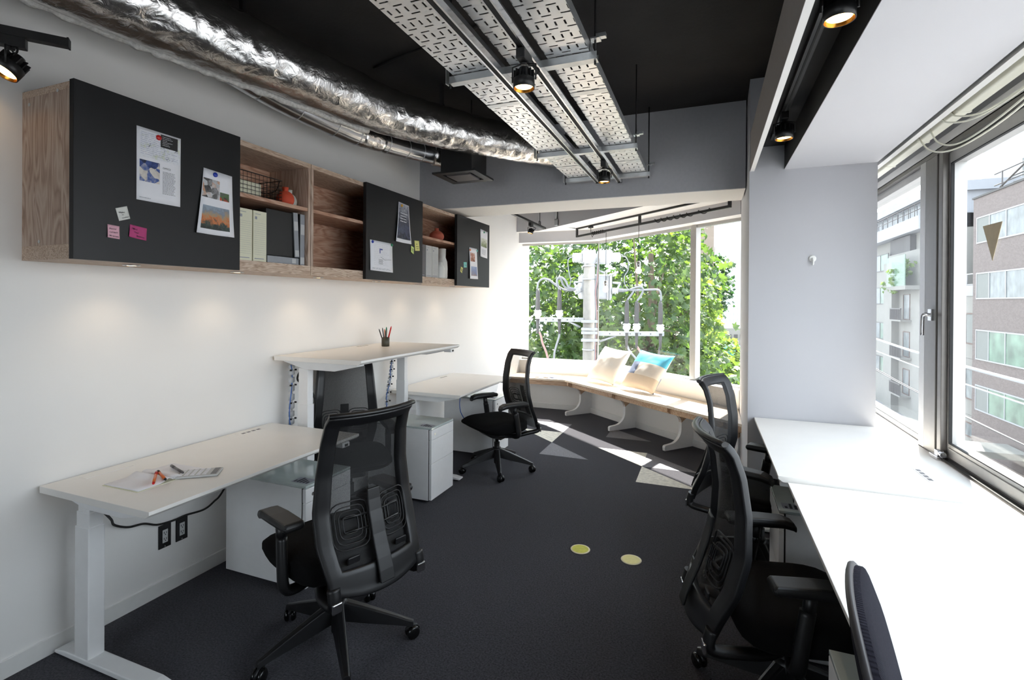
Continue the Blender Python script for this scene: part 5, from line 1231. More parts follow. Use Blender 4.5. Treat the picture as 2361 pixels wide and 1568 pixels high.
# cushions leaning on the window
def cushion(label, foot, lean, yaw, mats, pick, size=0.46, thick=0.15, roll=0.0):
    """square pillow; foot = middle of its lower edge on the seat"""
    t_ = MB(); h = size/2
    def f(u, v, face):
        X, Y = -1+2*u, -1+2*v
        pin = 1-0.075*(1-abs(X)**2)*(Y*Y)-0.0
        pin2 = 1-0.075*(1-abs(Y)**2)*(X*X)
        e = max(0.0, (1-X*X)*(1-Y*Y))**0.42
        w = 0.010*mnoise.noise(Vector((X*2.2, Y*2.2, face*3+len(label))))+0.006*mnoise.noise(Vector((X*6, Y*5, face)))
        return Vector((X*h*pin2, Y*h*pin, face*(thick/2*e)+w*e))
    n = 22
    for face in (1, -1):
        V = [[t_.bm.verts.new(f(i/n, j/n, face)) for i in range(n+1)] for j in range(n+1)]
        for j in range(n):
            for i in range(n):
                q = t_.bm.faces.new((V[j][i], V[j][i+1], V[j+1][i+1], V[j+1][i])); q.smooth = True; q.material_index = pick((i+.5)/n, (j+.5)/n, face)
    o = t_.build('cushion', mats, smooth=True, merge=True)
    # local: x along the bench, y up the pillow, z face towards the room
    up = (ndir*math.sin(lean)+Vector((0, 0, 1))*math.cos(lean)); xx = Vector((math.cos(yaw)*tdir.x-math.sin(yaw)*tdir.y, math.sin(yaw)*tdir.x+math.cos(yaw)*tdir.y, 0))
    up = (up-xx*up.dot(xx)).normalized(); zz = xx.cross(up)
    xx, up = xx*math.cos(roll)+up*math.sin(roll), up*math.cos(roll)-xx*math.sin(roll)
    M = Matrix(((xx.x, up.x, zz.x, 0), (xx.y, up.y, zz.y, 0), (xx.z, up.z, zz.z, 0), (0, 0, 0, 1)))
    c = Vector(foot)+up*h*0.97+zz*0.045; M.translation = c; o.matrix_world = M
    return tag(o, label, 'cushion', 'cushions on the window bench')
cushion('plain cream linen cushion leaning on the bay window sill', (1.34, 5.05, 0.478), R(36), R(6), ['linen', 'linen'], lambda u, v, f: 0, size=0.51, roll=R(-4))
def patch(u, v, f):
    if f < 0: return 0 if v > 0.4 else 2
    if v > 0.62 : return 1
    if v > 0.34: return 2 if u < 0.30 else 0
    return 3
cushion('patchwork cushion with a sky blue top leaning on the bay sill', (1.86, 4.60, 0.478), R(38), R(6), ['linen', 'cotton_blue', 'cotton_slate', 'linen_tan'], patch, size=0.53, roll=R(-4))
# open magazine on the bench
t = thing('magazine', 'open magazine lying on the left part of the window bench', 'magazine', (0.50, 5.30, 0.4725), R(-8))
for s_ in (-1, 1):
    m = MB(); m.grid(lambda u, v: (s_*(0.002+0.20*u), -0.13+0.26*v, 0.0015+0.018*math.sin(min(1, u*1.6)*PI)*0.6), 12, 3); m.build('page', 'paper_white', t, solid=0.002, smooth=True)
m = MB(); m.box(0.03, -0.10, 0.013, 0.17, 0.08, 0.0145); m.build('picture', 'print_blue', t)
# felt discs on the carpet
for (x, y, a, bm_, lab) in ((1.889, 1.622, 'disc_yellow', 0, 'lime yellow disc on the carpet, the left of two'), (2.197, 1.612, 'disc_pale', 0, 'pale yellow disc on the carpet, the right of two')):
    t = thing('floor_disc', lab, 'floor marker', (x, y, 0.0), 0, 'yellow discs on the carpet')
    m = MB(); m.lathe([(0.058, 0.0005), (0.060, 0.003), (0.050, 0.004)], 36); m.build('rim', 'disc_rim', t)
    m = MB(); m.lathe([(0.050, 0.003), (0.050, 0.0048)], 36); m.build('face', a, t)

# ================================================================== OUTSIDE
GZ = -7.2
mat('asphalt', rgb8(120, 120, 122), 0.9, var=0.15, scale=4)
mat('concrete_pole', rgb8(112, 109, 104), 0.85, var=0.10, scale=12)
mat('white_enamel', rgb8(150, 152, 155), 0.5, var=0.03)
mat('porcelain', rgb8(172, 174, 174), 0.25, var=0.02)
mat('heat_shrink', rgb8(52, 50, 50), 0.6, var=0.08)
mat('grey_sheath', rgb8(104, 106, 110), 0.5, var=0.05)
mat('pink_sheath', rgb8(132, 98, 96), 0.6, var=0.05)
mat('galvanised_outdoor', rgb8(132, 134, 136), 0.5, metal=0.3, var=0.08)
mat('bark', rgb8(92, 80, 66), 0.9, var=0.3, scale=8, bump=0.4)
mat('facade_cream', rgb8(120, 118, 112), 0.85, var=0.05, scale=1.2)
mat('facade_white', rgb8(140, 142, 146), 0.85, var=0.04, scale=1.0)
mat('tower_white', rgb8(192, 195, 198), 0.85, var=0.03)
mat('pane_tower', rgb8(160, 172, 186), 0.4, var=0.1)
mat('facade_tan', rgb8(118, 106, 94), 0.85, var=0.05, scale=1.0)
mat('facade_dark', rgb8(70, 68, 66), 0.8, var=0.1)
mat('window_frame_white', rgb8(140, 141, 142), 0.5, var=0.03)
mat('frame_brown', rgb8(84, 62, 52), 0.5, var=0.05)
mat('rail_dark', rgb8(66, 62, 60), 0.5, var=0.05)
mat('pane_grey', rgb8(92, 98, 98), 0.3, var=0.4, scale=1.4, stretch=(1, 2, 1))
mat('pane_green', rgb8(84, 106, 90), 0.3, var=0.45, scale=1.2)
mat('pane_blue', rgb8(150, 172, 190), 0.1, var=0.25, scale=2)
mat('curtain', rgb8(112, 114, 110), 0.9, var=0.1, scale=14, stretch=(1, 6, 0.2))
mat('truck_teal', rgb8(60, 140, 134), 0.5, var=0.05)
mat('tyre', rgb8(30, 30, 30), 0.8, var=0.05)
# small-tile facade of the brown building
bm_ = bpy.data.materials.new('facade_brown'); bm_.use_nodes = True; nt = bm_.node_tree; L = nt.links; bs = nt.nodes['Principled BSDF']
tc = nt.nodes.new('ShaderNodeTexCoord'); mp = nt.nodes.new('ShaderNodeMapping'); mp.inputs['Rotation'].default_value = (PI/2, 0, PI/2); bk = nt.nodes.new('ShaderNodeTexBrick')
sp = nt.nodes.new('ShaderNodeSeparateXYZ'); cb = nt.nodes.new('ShaderNodeCombineXYZ'); L.new(tc.outputs['Object'], sp.inputs[0]); L.new(sp.outputs['Y'], cb.inputs[0]); L.new(sp.outputs['Z'], cb.inputs[1]); L.new(cb.outputs[0], bk.inputs['Vector'])
bk.inputs['Color1'].default_value = (*rgb8(104, 94, 90), 1); bk.inputs['Color2'].default_value = (*rgb8(92, 82, 78), 1); bk.inputs['Mortar'].default_value = (*rgb8(112, 106, 102), 1)
bk.inputs['Scale'].default_value = 4.0; bk.inputs['Brick Width'].default_value = 0.45; bk.inputs['Row Height'].default_value = 0.25; bk.inputs['Mortar Size'].default_value = 0.012
L.new(bk.outputs['Color'], bs.inputs['Base Color']); bs.inputs['Roughness'].default_value = 0.8; MATS['facade_brown'] = bm_
def leafmat(name, c0, c1, tr):
    m = bpy.data.materials.new(name); m.use_nodes = True; nt = m.node_tree; L = nt.links; b = nt.nodes['Principled BSDF']; out = nt.nodes['Material Output']
    tc = nt.nodes.new('ShaderNodeTexCoord'); n = nt.nodes.new('ShaderNodeTexNoise'); n.inputs['Scale'].default_value = 2.2; n.inputs['Detail'].default_value = 4; L.new(tc.outputs['Object'], n.inputs['Vector'])
    rp = nt.nodes.new('ShaderNodeValToRGB'); rp.color_ramp.elements[0].position = 0.35; rp.color_ramp.elements[0].color = (*c0, 1); rp.color_ramp.elements[1].position = 0.65; rp.color_ramp.elements[1].color = (*c1, 1); L.new(n.outputs['Fac'], rp.inputs[0])
    L.new(rp.outputs[0], b.inputs['Base Color']); b.inputs['Roughness'].default_value = 0.45
    t = nt.nodes.new('ShaderNodeBsdfTranslucent'); hs = nt.nodes.new('ShaderNodeMixRGB'); hs.blend_type = 'MULTIPLY'; hs.inputs[0].default_value = 1; hs.inputs[2].default_value = (*tr, 1); L.new(rp.outputs[0], hs.inputs[1]); L.new(hs.outputs[0], t.inputs[0])
    mx = nt.nodes.new('ShaderNodeMixShader'); mx.inputs[0].default_value = 0.5; L.new(b.outputs[0], mx.inputs[1]); L.new(t.outputs[0], mx.inputs[2]); L.new(mx.outputs[0], out.inputs[0])
    MATS[name] = m
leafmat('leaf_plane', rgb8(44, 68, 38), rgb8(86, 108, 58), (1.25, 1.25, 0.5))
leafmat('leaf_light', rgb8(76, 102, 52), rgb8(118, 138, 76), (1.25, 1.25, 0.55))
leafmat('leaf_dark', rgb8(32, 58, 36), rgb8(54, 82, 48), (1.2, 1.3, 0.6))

struct(MB().box(-60, 4.6, GZ-0.3, 200, 260, GZ).box(4.2, -60, GZ-0.3, 200, 4.6, GZ).build('ground', 'asphalt'))

LEAF = [(0, -0.08), (0.22, 0.02), (0.52, -0.02), (0.36, 0.28), (0.56, 0.62), (0.22, 0.56), (0, 1.0), (-0.22, 0.56), (-0.56, 0.62), (-0.36, 0.28), (-0.52, -0.02), (-0.22, 0.02)]
def foliage(name, crowns, n, size, m, parent, origin, seed, shell=0.45):
    r = random.Random(seed); V = []; F = []; o = Vector(origin)
    vols = [c[1][0]*c[1][1]*c[1][2] for c in crowns]; tot = sum(vols)
    for (ce, ra), vol in zip(crowns, vols):
        for _ in range(int(n*vol/tot)):
            d = Vector((r.gauss(0, 1), r.gauss(0, 1), r.gauss(0, 1))).normalized(); k = shell+(1-shell)*r.random()**0.6
            q = Vector((ce[0]+d.x*ra[0]*k, ce[1]+d.y*ra[1]*k, ce[2]+d.z*ra[2]*k))
            cl = mnoise.noise(q*0.9+Vector((seed, 0, 0)))
            if cl < -0.16: continue
            q += d*cl*0.7
            nrm = (d*0.6+Vector((r.gauss(0, 1), r.gauss(0, 1), r.gauss(0, 1)+0.7)).normalized()).normalized()
            a = nrm.cross(Vector((r.random()-.5, r.random()-.5, r.random()-.5))).normalized(); b = nrm.cross(a)
            s = size*(0.65+0.6*r.random()); i0 = len(V)
            for x, y in LEAF: V.append(q-o+a*(x*s)+b*(y*s)+nrm*(-0.12*s*(abs(x)*2)**2))
            F.append([i0, i0+1, i0+2, i0+3, i0+4, i0+5]+[i0+6]); F.append([i0]+[i0+6, i0+7, i0+8, i0+9, i0+10, i0+11])
    me = bpy.data.meshes.new(name); me.from_pydata(V, [], F); me.materials.append(MATS[m]); me.update()
    ob = bpy.data.objects.new(name, me); C.objects.link(ob); ob.parent = parent; return ob
def tree(name, label, base, crowns, n, size, m, seed, limbs=True):
    t = thing(name, label, 'tree', base, 0, 'street trees beyond the bay window')
    mm = MB(base); top = max(c[0][2] for c in crowns); b0 = Vector(base)
    P = smooth_path([b0, b0+Vector((0.1, 0.1, 3)), Vector((base[0]+0.2, base[1], top*0.5+base[2]*0.5)), Vector((base[0]+0.1, base[1], top+1.5))], 6)
    mm.tube(P, [0.26*(1-0.75*i/len(P)) for i in range(len(P))], seg=12); tr = mm.build('trunk', 'bark', t)
    r = random.Random(seed+50); mm = MB(base)
    for c, ra in crowns:
        for k in range(5):
            a = b0.lerp(Vector((base[0], base[1], top)), 0.45+0.4*r.random()); e = Vector(c)+Vector((r.uniform(-1, 1)*ra[0]*.7, r.uniform(-1, 1)*ra[1]*.7, r.uniform(-.6, .9)*ra[2]))
            mm.tube([a, a.lerp(e, 0.5)+Vector((0, 0, 0.3)), e], [0.09, 0.05, 0.015], seg=6)
    mm.build('branches', 'bark', t)
    foliage('foliage', crowns, n, size, m, t, base, seed); return t
tree('plane_tree', 'big leafy plane tree right behind the utility pole', (0.9, 14.2, GZ), [((0.6, 14.2, 1.5), (2.6, 2.4, 3.6)), ((1.6, 14.4, -1.6), (1.9, 2.0, 2.4)), ((-0.6, 14.2, -1.8), (2.0, 2.0, 2.4))], 9000, 0.21, 'leaf_plane', 1)
tree('plane_tree', 'plane tree on the left side of the bay view, against the white wall', (-3.4, 14.0, GZ), [((-3.0, 13.8, 0.6), (2.6, 2.4, 3.4)), ((-3.4, 13.8, -2.0), (2.6, 2.2, 2.2))], 8000, 0.21, 'leaf_plane', 2)
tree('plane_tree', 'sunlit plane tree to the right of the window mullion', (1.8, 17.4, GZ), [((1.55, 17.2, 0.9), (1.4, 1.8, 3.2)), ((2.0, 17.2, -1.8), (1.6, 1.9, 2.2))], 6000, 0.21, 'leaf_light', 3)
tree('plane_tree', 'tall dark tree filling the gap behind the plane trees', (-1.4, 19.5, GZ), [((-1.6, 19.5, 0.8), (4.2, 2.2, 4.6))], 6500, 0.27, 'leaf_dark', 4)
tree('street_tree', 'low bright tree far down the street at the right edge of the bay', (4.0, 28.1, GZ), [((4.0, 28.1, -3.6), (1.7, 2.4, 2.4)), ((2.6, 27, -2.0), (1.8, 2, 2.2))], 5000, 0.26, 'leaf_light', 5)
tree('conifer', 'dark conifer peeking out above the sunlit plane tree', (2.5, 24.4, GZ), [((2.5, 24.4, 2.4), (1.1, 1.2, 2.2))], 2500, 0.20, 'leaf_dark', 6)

# ------------------------------------------------------------------ utility pole
PB = Vector((0.39, 8.485, 0))
t = thing('utility_pole', 'concrete utility pole with white switch gear outside the bay window', 'utility pole', (PB.x, PB.y, GZ), _yaw)
def L2(x, y, d=0.0): return Vector((x*0.001548-1.188, d, 2.7035-y*0.00155-GZ))
mm = MB(); mm.cyl((0.012, 0, 0), (0.012, 0, L2(0, 160).z), 0.150, 0.116, seg=28); mm.build('shaft', 'concrete_pole', t)
mm = MB(); mm.lathe([(0.128, -0.17), (0.130, 0.0), (0.118, 0.04), (0.0, 0.055)], 28, Matrix.Translation(L2(783, 165)), cap1=False); mm.build('cap', 'white_enamel', t)
for y in (300, 470, 1010, 1110, 1155, 1250, 1375):
    mm = MB(); c = L2(783, y); h = 0.028 if y > 500 and y < 1300 else 0.014
    mm.lathe([(0.137, -h), (0.137, h)], 28, Matrix.Translation((0.012, 0, c.z))); 
    if y > 900 and y < 1300: mm.box(c.x-0.19, -0.16, c.z-h, c.x+0.15, -0.135, c.z+h)
    mm.build('band', 'galvanised_outdoor', t, bevel=0.003)
for x0, x1, y0, y1 in ((690, 862, 90, 255), (900, 1062, 90, 262)):
    mm = MB(); a, b_ = L2(x0, y1, 0.02), L2(x1, y0, 0.30); mm.box(a.x, a.y, a.z, b_.x, b_.y, b_.z); bx = mm.build('arrester_box', 'white_enamel', t, bevel=0.02)
    mm = MB()
    for k in range(4): q = a.x+(b_.x-a.x)*(k+.5)/4; mm.cyl((q, 0.06, b_.z), (q, 0.06, b_.z+0.025), 0.012, seg=8)
    mm.build('bolts', 'galvanised_outdoor', bx)
    for xx in (x0+12,) if x0 < 800 else (x1-12,):
        mm = MB(); e = L2(xx, 90, 0.1); mm.tube([e+Vector((-0.03, 0, 0)), e+Vector((0, 0, 0.07)), e+Vector((0.03, 0, 0))], 0.007, seg=6); mm.build('lifting_eye', 'white_enamel', bx)
def ribbed(p0, p1, r0, r1, n, name, mt='porcelain'):
    p0, p1 = Vector(p0), Vector(p1); P = []; RR = []
    for k in range(n):
        for f, r in ((0.0, r0), (0.35, r1), (0.65, r1), (0.95, r0)): P.append(p0.lerp(p1, (k+f)/n)); RR.append(r)
    P.append(p1); RR.append(r0)
    mm = MB(); mm.tube(P, RR, seg=20); return mm.build(name, mt, t)
ribbed(L2(690, 185, 0.15), L2(570, 187, 0.15), 0.082, 0.100, 6, 'bushing'); ribbed(L2(1060, 178, 0.15), L2(1190, 175, 0.15), 0.082, 0.100, 6, 'bushing')
mm = MB(); a, b_ = L2(680, 725, 0.16), L2(1095, 400, 0.62); mm.box(a.x, a.y, a.z, b_.x, b_.y, b_.z); sw = mm.build('switch_tank', 'white_enamel', t, bevel=0.05, segs=3)
mm = MB()
for xx in (1030, 1060): e = L2(xx, 560, 0.15); mm.box(e.x-0.012, 0.12, a.z-0.02, e.x+0.012, 0.16, b_.z)
mm.build('ribs', 'white_enamel', sw)
mm = MB()
for P in ([L2(900, 350, 0.1), L2(990, 385, 0.1)], [L2(1010, 425, 0.1), L2(1160, 370, 0.1)], [L2(600, 660, 0.1), L2(690, 615, 0.1)], [L2(585, 510, 0.1), L2(690, 500, 0.1)], [L2(590, 510, 0.1), L2(640, 660, 0.1)], [L2(1090, 510, 0.1), L2(1190, 515, 0.1)], [L2(1185, 515, 0.1), L2(1120, 660, 0.1)]):
    mm = MB(); mm.tube(P, 0.020, seg=4); mm.build('bracket', 'white_enamel', t)
ribbed(L2(670, 605, 0.15), L2(590, 607, 0.12), 0.045, 0.062, 3, 'bushing'); ribbed(L2(1090, 615, 0.15), L2(1165, 615, 0.12), 0.045, 0.066, 4, 'bushing')
def wire(pts, r, mt, name='cable', seg=8): 
    mm = MB(); mm.tube(smooth_path(pts, 6), r, seg=seg); return mm.build(name, mt, t)
wire([L2(1160, 610, 0.12), L2(1230, 610, 0.08), L2(1295, 605, 0.02)], [0.036]*6+[0.030]*4+[0.018]*3, 'grey_sheath')
LC = [[(590, 608), (500, 615), (430, 600), (340, 545), (250, 482), (175, 468), (118, 515), (102, 605)], [(590, 600), (490, 598), (430, 550), (405, 490), (375, 465), (350, 500), (378, 605)], [(560, 600), (490, 575), (455, 500), (395, 455), (345, 480), (345, 570)]]
for k, P in enumerate(LC): wire([L2(x, y, -0.02-0.10*k) for x, y in P], 0.020, 'grey_sheath')
for P in ([(1290, 605), (1335, 612), (1330, 640), (1262, 735)], [(1290, 602), (1370, 572), (1430, 565), (1462, 600), (1440, 670), (1388, 745)], [(1290, 606), (1420, 606), (1560, 600), (1650, 600), (1688, 640), (1695, 745)]): wire([L2(x, y, -0.04) for x, y in P], 0.020, 'grey_sheath')
for P in ([(570, 182), (515, 200), (500, 260), (515, 380), (540, 490), (520, 560)], [(1190, 168), (1255, 185), (1288, 270), (1275, 360), (1235, 430), (1240, 530), (1290, 602)]): wire([L2(x, y, 0.05) for x, y in P], 0.010, 'grey_sheath')
for dx, mt in ((0, 'pink_sheath'), (16, 'heat_shrink'), (-12, 'grey_sheath')): wire([L2(880+dx*0.5, 190, -0.10), L2(862+dx, 480, -0.13), L2(842+dx, 640, -0.13), L2(862+dx, 960, -0.13), L2(845+dx, 1500, -0.13), L2(845+dx, 2600, -0.13)], 0.010, mt, 'riser_cable')
def termination(x, ytop, ymid, ybot, d):
    mm = MB(); mm.tube([L2(x, ytop, d), L2(x, ytop+40, d), L2(x, ymid-15, d), L2(x, ymid, d)], [0.020, 0.040, 0.048, 0.040], seg=16); tm_ = mm.build('termination', 'heat_shrink', t)
    mm = MB(); mm.lathe([(0.05, 0), (0.075, -0.012), (0.075, -0.03), (0.058, -0.04), (0.074, -0.055), (0.076, -0.105), (0.062, -0.12), (0.045, -0.14), (0.055, -0.175)], 20, Matrix.Translation(L2(x, ymid, d))); mm.build('insulator', 'porcelain', tm_)
    mm = MB(); mm.tube([L2(x, ybot, d), L2(x+2, ybot+190, d)], [0.038, 0.024], seg=12); mm.build('boot', 'heat_shrink', tm_)
termination(110, 595, 870, 985, -0.04); termination(388, 590, 870, 985, -0.04); termination(1255, 735, 1035, 1160, -0.04); termination(1382, 745, 1035, 1160, -0.04); termination(1688, 745, 1045, 1165, -0.04)
def arm(x0, x1, y, flip):
    mm = MB(); a, b_ = L2(x0, y+28, -0.06), L2(x1, y-28, 0.02); mm.box(a.x, a.y, a.z, b_.x, b_.y, b_.z); ar = mm.build('cross_arm', 'galvanised_outdoor', t, bevel=0.004)
    mm = MB()
    for k in range(5): q = L2(x0+(x1-x0)*(0.2+0.15*k), y, -0.062); mm.cyl((q.x, -0.068, q.z), (q.x, -0.06, q.z), 0.012, seg=8)
    mm.build('bolts', 'heat_shrink', ar)
    mm = MB()
    if flip: mm.tube([L2(510, y+20, -0.02), L2(660, y+95, -0.02)], 0.022, seg=4)
    else: mm.tube([L2(1120, y+25, -0.02), L2(880, y+115, -0.02)], 0.022, seg=4)
    mm.build('brace', 'galvanised_outdoor', t)
arm(95, 700, 993, True); arm(860, 1735, 1168, False)
for P, mt in (([(130, 1150), (155, 1215), (175, 1300), (240, 1480), (300, 1900)], 'pink_sheath'), ([(392, 1150), (385, 1215), (345, 1350), (325, 1480), (330, 1900)], 'grey_sheath'), ([(1262, 1320), (1300, 1400), (1420, 1560), (1500, 1900)], 'grey_sheath'), ([(1388, 1330), (1445, 1420), (1490, 1520), (1540, 1900)], 'pink_sheath'), ([(1685, 1330), (1672, 1420), (1660, 1900)], 'heat_shrink')):
    wire([L2(x, y, -0.04) for x, y in P], 0.020, mt, 'down_cable')

# ------------------------------------------------------------------ buildings across the street (facades at x = 17)
FX = 17.0
def bbox(nm, mt, parent, x0, y0, z0, x1, y1, z1, bevel=0.0):
    o = parent.location if parent else Vector((0, 0, 0)); mm = MB((o.x, o.y, o.z)); mm.box(x0, y0, z0, x1, y1, z1); return mm.build(nm, mt, parent, bevel=bevel)
def strip_window(parent, x, y0, y1, z0, z1, ms, fm, panes, fw=0.07, out=0.04):
    """one framed window with mullions at ms (y) and a pane part per light"""
    ms = sorted(ms); o = parent.location; mm = MB((o.x, o.y, o.z))
    mm.box(x-out, y0, z0, x+0.02, y1, z0+fw); mm.box(x-out, y0, z1-fw, x+0.02, y1, z1)
    for yy in [y0]+list(ms)+[y1-fw]: mm.box(x-out, yy, z0+fw, x+0.02, yy+fw, z1-fw)
    w = mm.build('window', fm, parent)
    ys = [y0+fw]+[v for q in ms for v in (q, q+fw)]+[y1-fw]
    for k in range(0, len(ys)-1, 2):
        mm = MB((o.x, o.y, o.z)); mm.box(x-0.012, ys[k], z0+fw, x+0.015, ys[k+1], z1-fw); mm.build('pane', panes[(k//2) % len(panes)], w)
    return w
t = thing('office_building', 'brown tiled office building across the street with white strip windows', 'building', (FX, 28, GZ))
bbox('wall', 'facade_brown', t, FX, 18.0, GZ, FX+10, 35.55, 7.62)
bbox('coping', 'facade_dark', t, FX-0.06, 18.0, 7.62, FX+10, 35.6, 7.72)
for (z1, z0) in ((6.50, 5.0), (3.33, 1.83), (0.10, -1.62), (-3.05, -4.5)):
    for y0, y1 in ((30.2, 35.1), (24.2, 29.4), (18.4, 23.6)): strip_window(t, FX, y0, y1, z0, z1, (y1-1.45, y1-3.1), 'window_frame_white', ['pane_grey' if z0 > 0 else 'pane_green', 'pane_green' if z0 < 0 else 'pane_grey', 'curtain'])
mm = MB(t.location)
for k in range(5): yy = 20+3.6*k; mm.cyl((FX+0.8, yy, 7.7), (FX+0.8, yy, 9.0), 0.035, seg=6)
mm.build('roof_posts', 'rail_dark', t)
mm = MB(t.location)
for zz in (8.95, 8.3): mm.cyl((FX+0.8, 18, zz), (FX+0.8, 35.2, zz), 0.035, seg=6)
mm.tube([(FX+0.8, 34.6, 8.1), (FX+0.8, 29.0, 9.9)], 0.05, seg=6); mm.build('roof_rails', 'rail_dark', t)
bbox('desk_reflection', 'facade_cream', t, FX-2.2, 29.5, -5.9, FX-0.1, 31.6, -5.6)  # solid slab standing in for a white desk mirrored in the window glass
t = thing('tiled_house', 'low beige tiled building between the brown and the cream facades', 'building', (FX, 39, GZ))
bbox('wall', 'facade_cream', t, FX+0.6, 35.62, GZ, FX+9, 43.0, 2.05)
bbox('parapet', 'facade_white', t, FX+0.55, 35.62, 2.05, FX+9, 43.0, 2.7)
for k, z in enumerate((-0.9, -4.3, -6.6)): 
    strip_window(t, FX+0.6, 36.0, 37.9, z, z+1.9 if k < 2 else z+0.9, (), 'frame_brown', ['curtain', 'pane_grey', 'pane_grey'][k:])
mm = MB(t.location)
for k in range(7): mm.box(FX+0.592, 35.62, -6.4+1.15*k, FX+0.6, 43.0, -6.385+1.15*k)
mm.build('joints', 'facade_dark', t)
t = thing('stair_building', 'white building with an outside stair rising behind the brown office block', 'building', (FX+6, 42, GZ))
bbox('wall', 'facade_white', t, FX+5, 35.7, GZ, FX+14, 50, 9.5); bbox('upper_block', 'facade_white', t, FX+7, 37.5, 9.5, FX+14, 52, 14.5); bbox('plant_box', 'facade_white', t, FX+3.4, 36.2, 6.9, FX+5, 37.9, 9.4)
for y0, z0 in ((40.5, 10.2), (37.9, 5.0), (45, 10.2)): strip_window(t, FX+7 if z0 > 9.5 else FX+5, y0, y0+1.3, z0, z0+2.1, (), 'window_frame_white', ['pane_grey'])
mm = MB(t.location)
for k in range(14): mm.box(FX+3.2, 44.0-0.42*k, 2.6+0.26*k, FX+4.9, 44.0-0.42*k+0.44, 2.68+0.26*k)
mm.build('stair_treads', 'facade_dark', t)
mm = MB(t.location); mm.tube([(FX+3.15, 44.4, 2.3), (FX+3.15, 38.2, 6.1)], 0.14, seg=4); mm.build('stringer', 'facade_white', t)
mm = MB(t.location)
for dz in (0.5, 0.95): mm.tube([(FX+3.15, 44.4, 2.5+dz), (FX+3.15, 38.2, 6.3+dz)], 0.03, seg=6)
for k in range(6): mm.cyl((FX+3.15, 44.2-1.15*k, 2.5+0.71*k), (FX+3.15, 44.2-1.15*k, 3.5+0.71*k), 0.025, seg=6)
mm.build('stair_rail', 'rail_dark', t)
mm = MB(t.location)
for zz in (10.4, 9.95): mm.cyl((FX+5.1, 35.8, zz), (FX+5.1, 50, zz), 0.05 if zz > 10 else 0.03, seg=6)
for k in range(8): mm.cyl((FX+5.1, 36+1.9*k, 9.5), (FX+5.1, 36+1.9*k, 10.4), 0.03, seg=6)
mm.build('roof_rail', 'rail_dark', t)
mm = MB(t.location); mm.cyl((FX+5.4, 36.6, 9.5), (FX+5.4, 36.6, 14.8), 0.06, seg=8); mm.box(FX+5.2, 36.3, 10.6, FX+5.6, 36.9, 11.3)
for zz in (12.2, 13.6): mm.cyl((FX+5.4, 36.0, zz), (FX+5.4, 37.2, zz), 0.03, seg=6)
mm.build('antenna', 'rail_dark', t)
mm = MB(t.location)
for zz in (3.4, 2.75): mm.cyl((FX+0.7, 35.7, zz), (FX+0.7, 42.9, zz), 0.035, seg=6)
for k in range(7): mm.cyl((FX+0.7, 35.8+1.15*k, 2.7), (FX+0.7, 35.8+1.15*k, 3.4), 0.03, seg=6)
mm.build('terrace_rail', 'window_frame_white', t)
t = thing('apartment_building', 'cream apartment building with small balconies seen past the grey pier', 'building', (FX, 50, GZ))
bbox('wall', 'facade_cream', t, FX, 43.1, GZ, FX+10, 62, 5.6)
bbox('column', 'facade_cream', t, FX-0.5, 47.6, GZ, FX, 49.6, 4.9)
bbox('recess', 'facade_dark', t, FX+0.2, 46.0, 4.4, FX+10, 50.5, 6.9); bbox('upper_floor', 'facade_cream', t, FX+0.6, 43.1, 5.6, FX+10, 62, 8.0)
bbox('slab', 'facade_white', t, FX-0.2, 43.1, 7.0, FX+10, 62, 8.0); bbox('penthouse', 'facade_white', t, FX+1.4, 43.4, 8.0, FX+10, 62, 9.6); bbox('roof_slab', 'facade_white', t, FX+0.8, 43.1, 9.6, FX+10, 62, 10.3)
mm = MB(t.location)
for k in range(12): mm.box(FX+1.36, 44+1.45*k, 8.1, FX+1.4, 45.1+1.45*k, 9.5)
mm.build('penthouse_windows', 'pane_grey', t)
mm = MB(t.location)
for zz in (8.5, 9.0): mm.cyl((FX, 43.2, zz), (FX, 62, zz), 0.03, seg=6)
for k in range(16): mm.cyl((FX, 43.3+1.2*k, 8.0), (FX, 43.3+1.2*k, 9.0), 0.025, seg=6)
mm.build('terrace_rail', 'rail_dark', t)
for z in (4.4, 1.5, -1.6, -4.6): strip_window(t, FX, 50.2, 53.6, z, z+1.5, (52.2,), 'rail_dark', ['pane_green', 'pane_grey'])
for z in (0.3, -2.6, -5.5):
    strip_window(t, FX, 45.2, 46.6, z, z+2.0, (), 'frame_brown', ['pane_grey'])
    mm = MB(t.location); mm.box(FX-0.7, 44.9, z-0.12, FX, 47.3, z)
    bal = mm.build('balcony', 'facade_cream', t)
    mm = MB(t.location)
    for k in range(13): mm.box(FX-0.7, 44.9+0.2*k-0.02, z, FX-0.66, 44.9+0.2*k+0.02, z+0.85)
    mm.box(FX-0.72, 44.9, z+0.82, FX-0.64, 47.34, z+0.9); mm.build('balustrade', 'rail_dark', bal)
bbox('glass_balcony', 'balcony_glass', t, FX-0.9, 43.4, 2.9, FX-0.85, 47.4, 5.2)
bbox('balcony_floor', 'facade_cream', t, FX-0.9, 43.3, 2.6, FX, 47.5, 2.9)
foliage('balcony_plants', [((FX-0.5, 45.2, 4.2), (0.4, 1.3, 1.2)), ((FX-0.95, 46.0, 3.0), (0.15, 0.7, 0.9))], 260, 0.32, 'leaf_light', t, t.location, 11, 0.1)
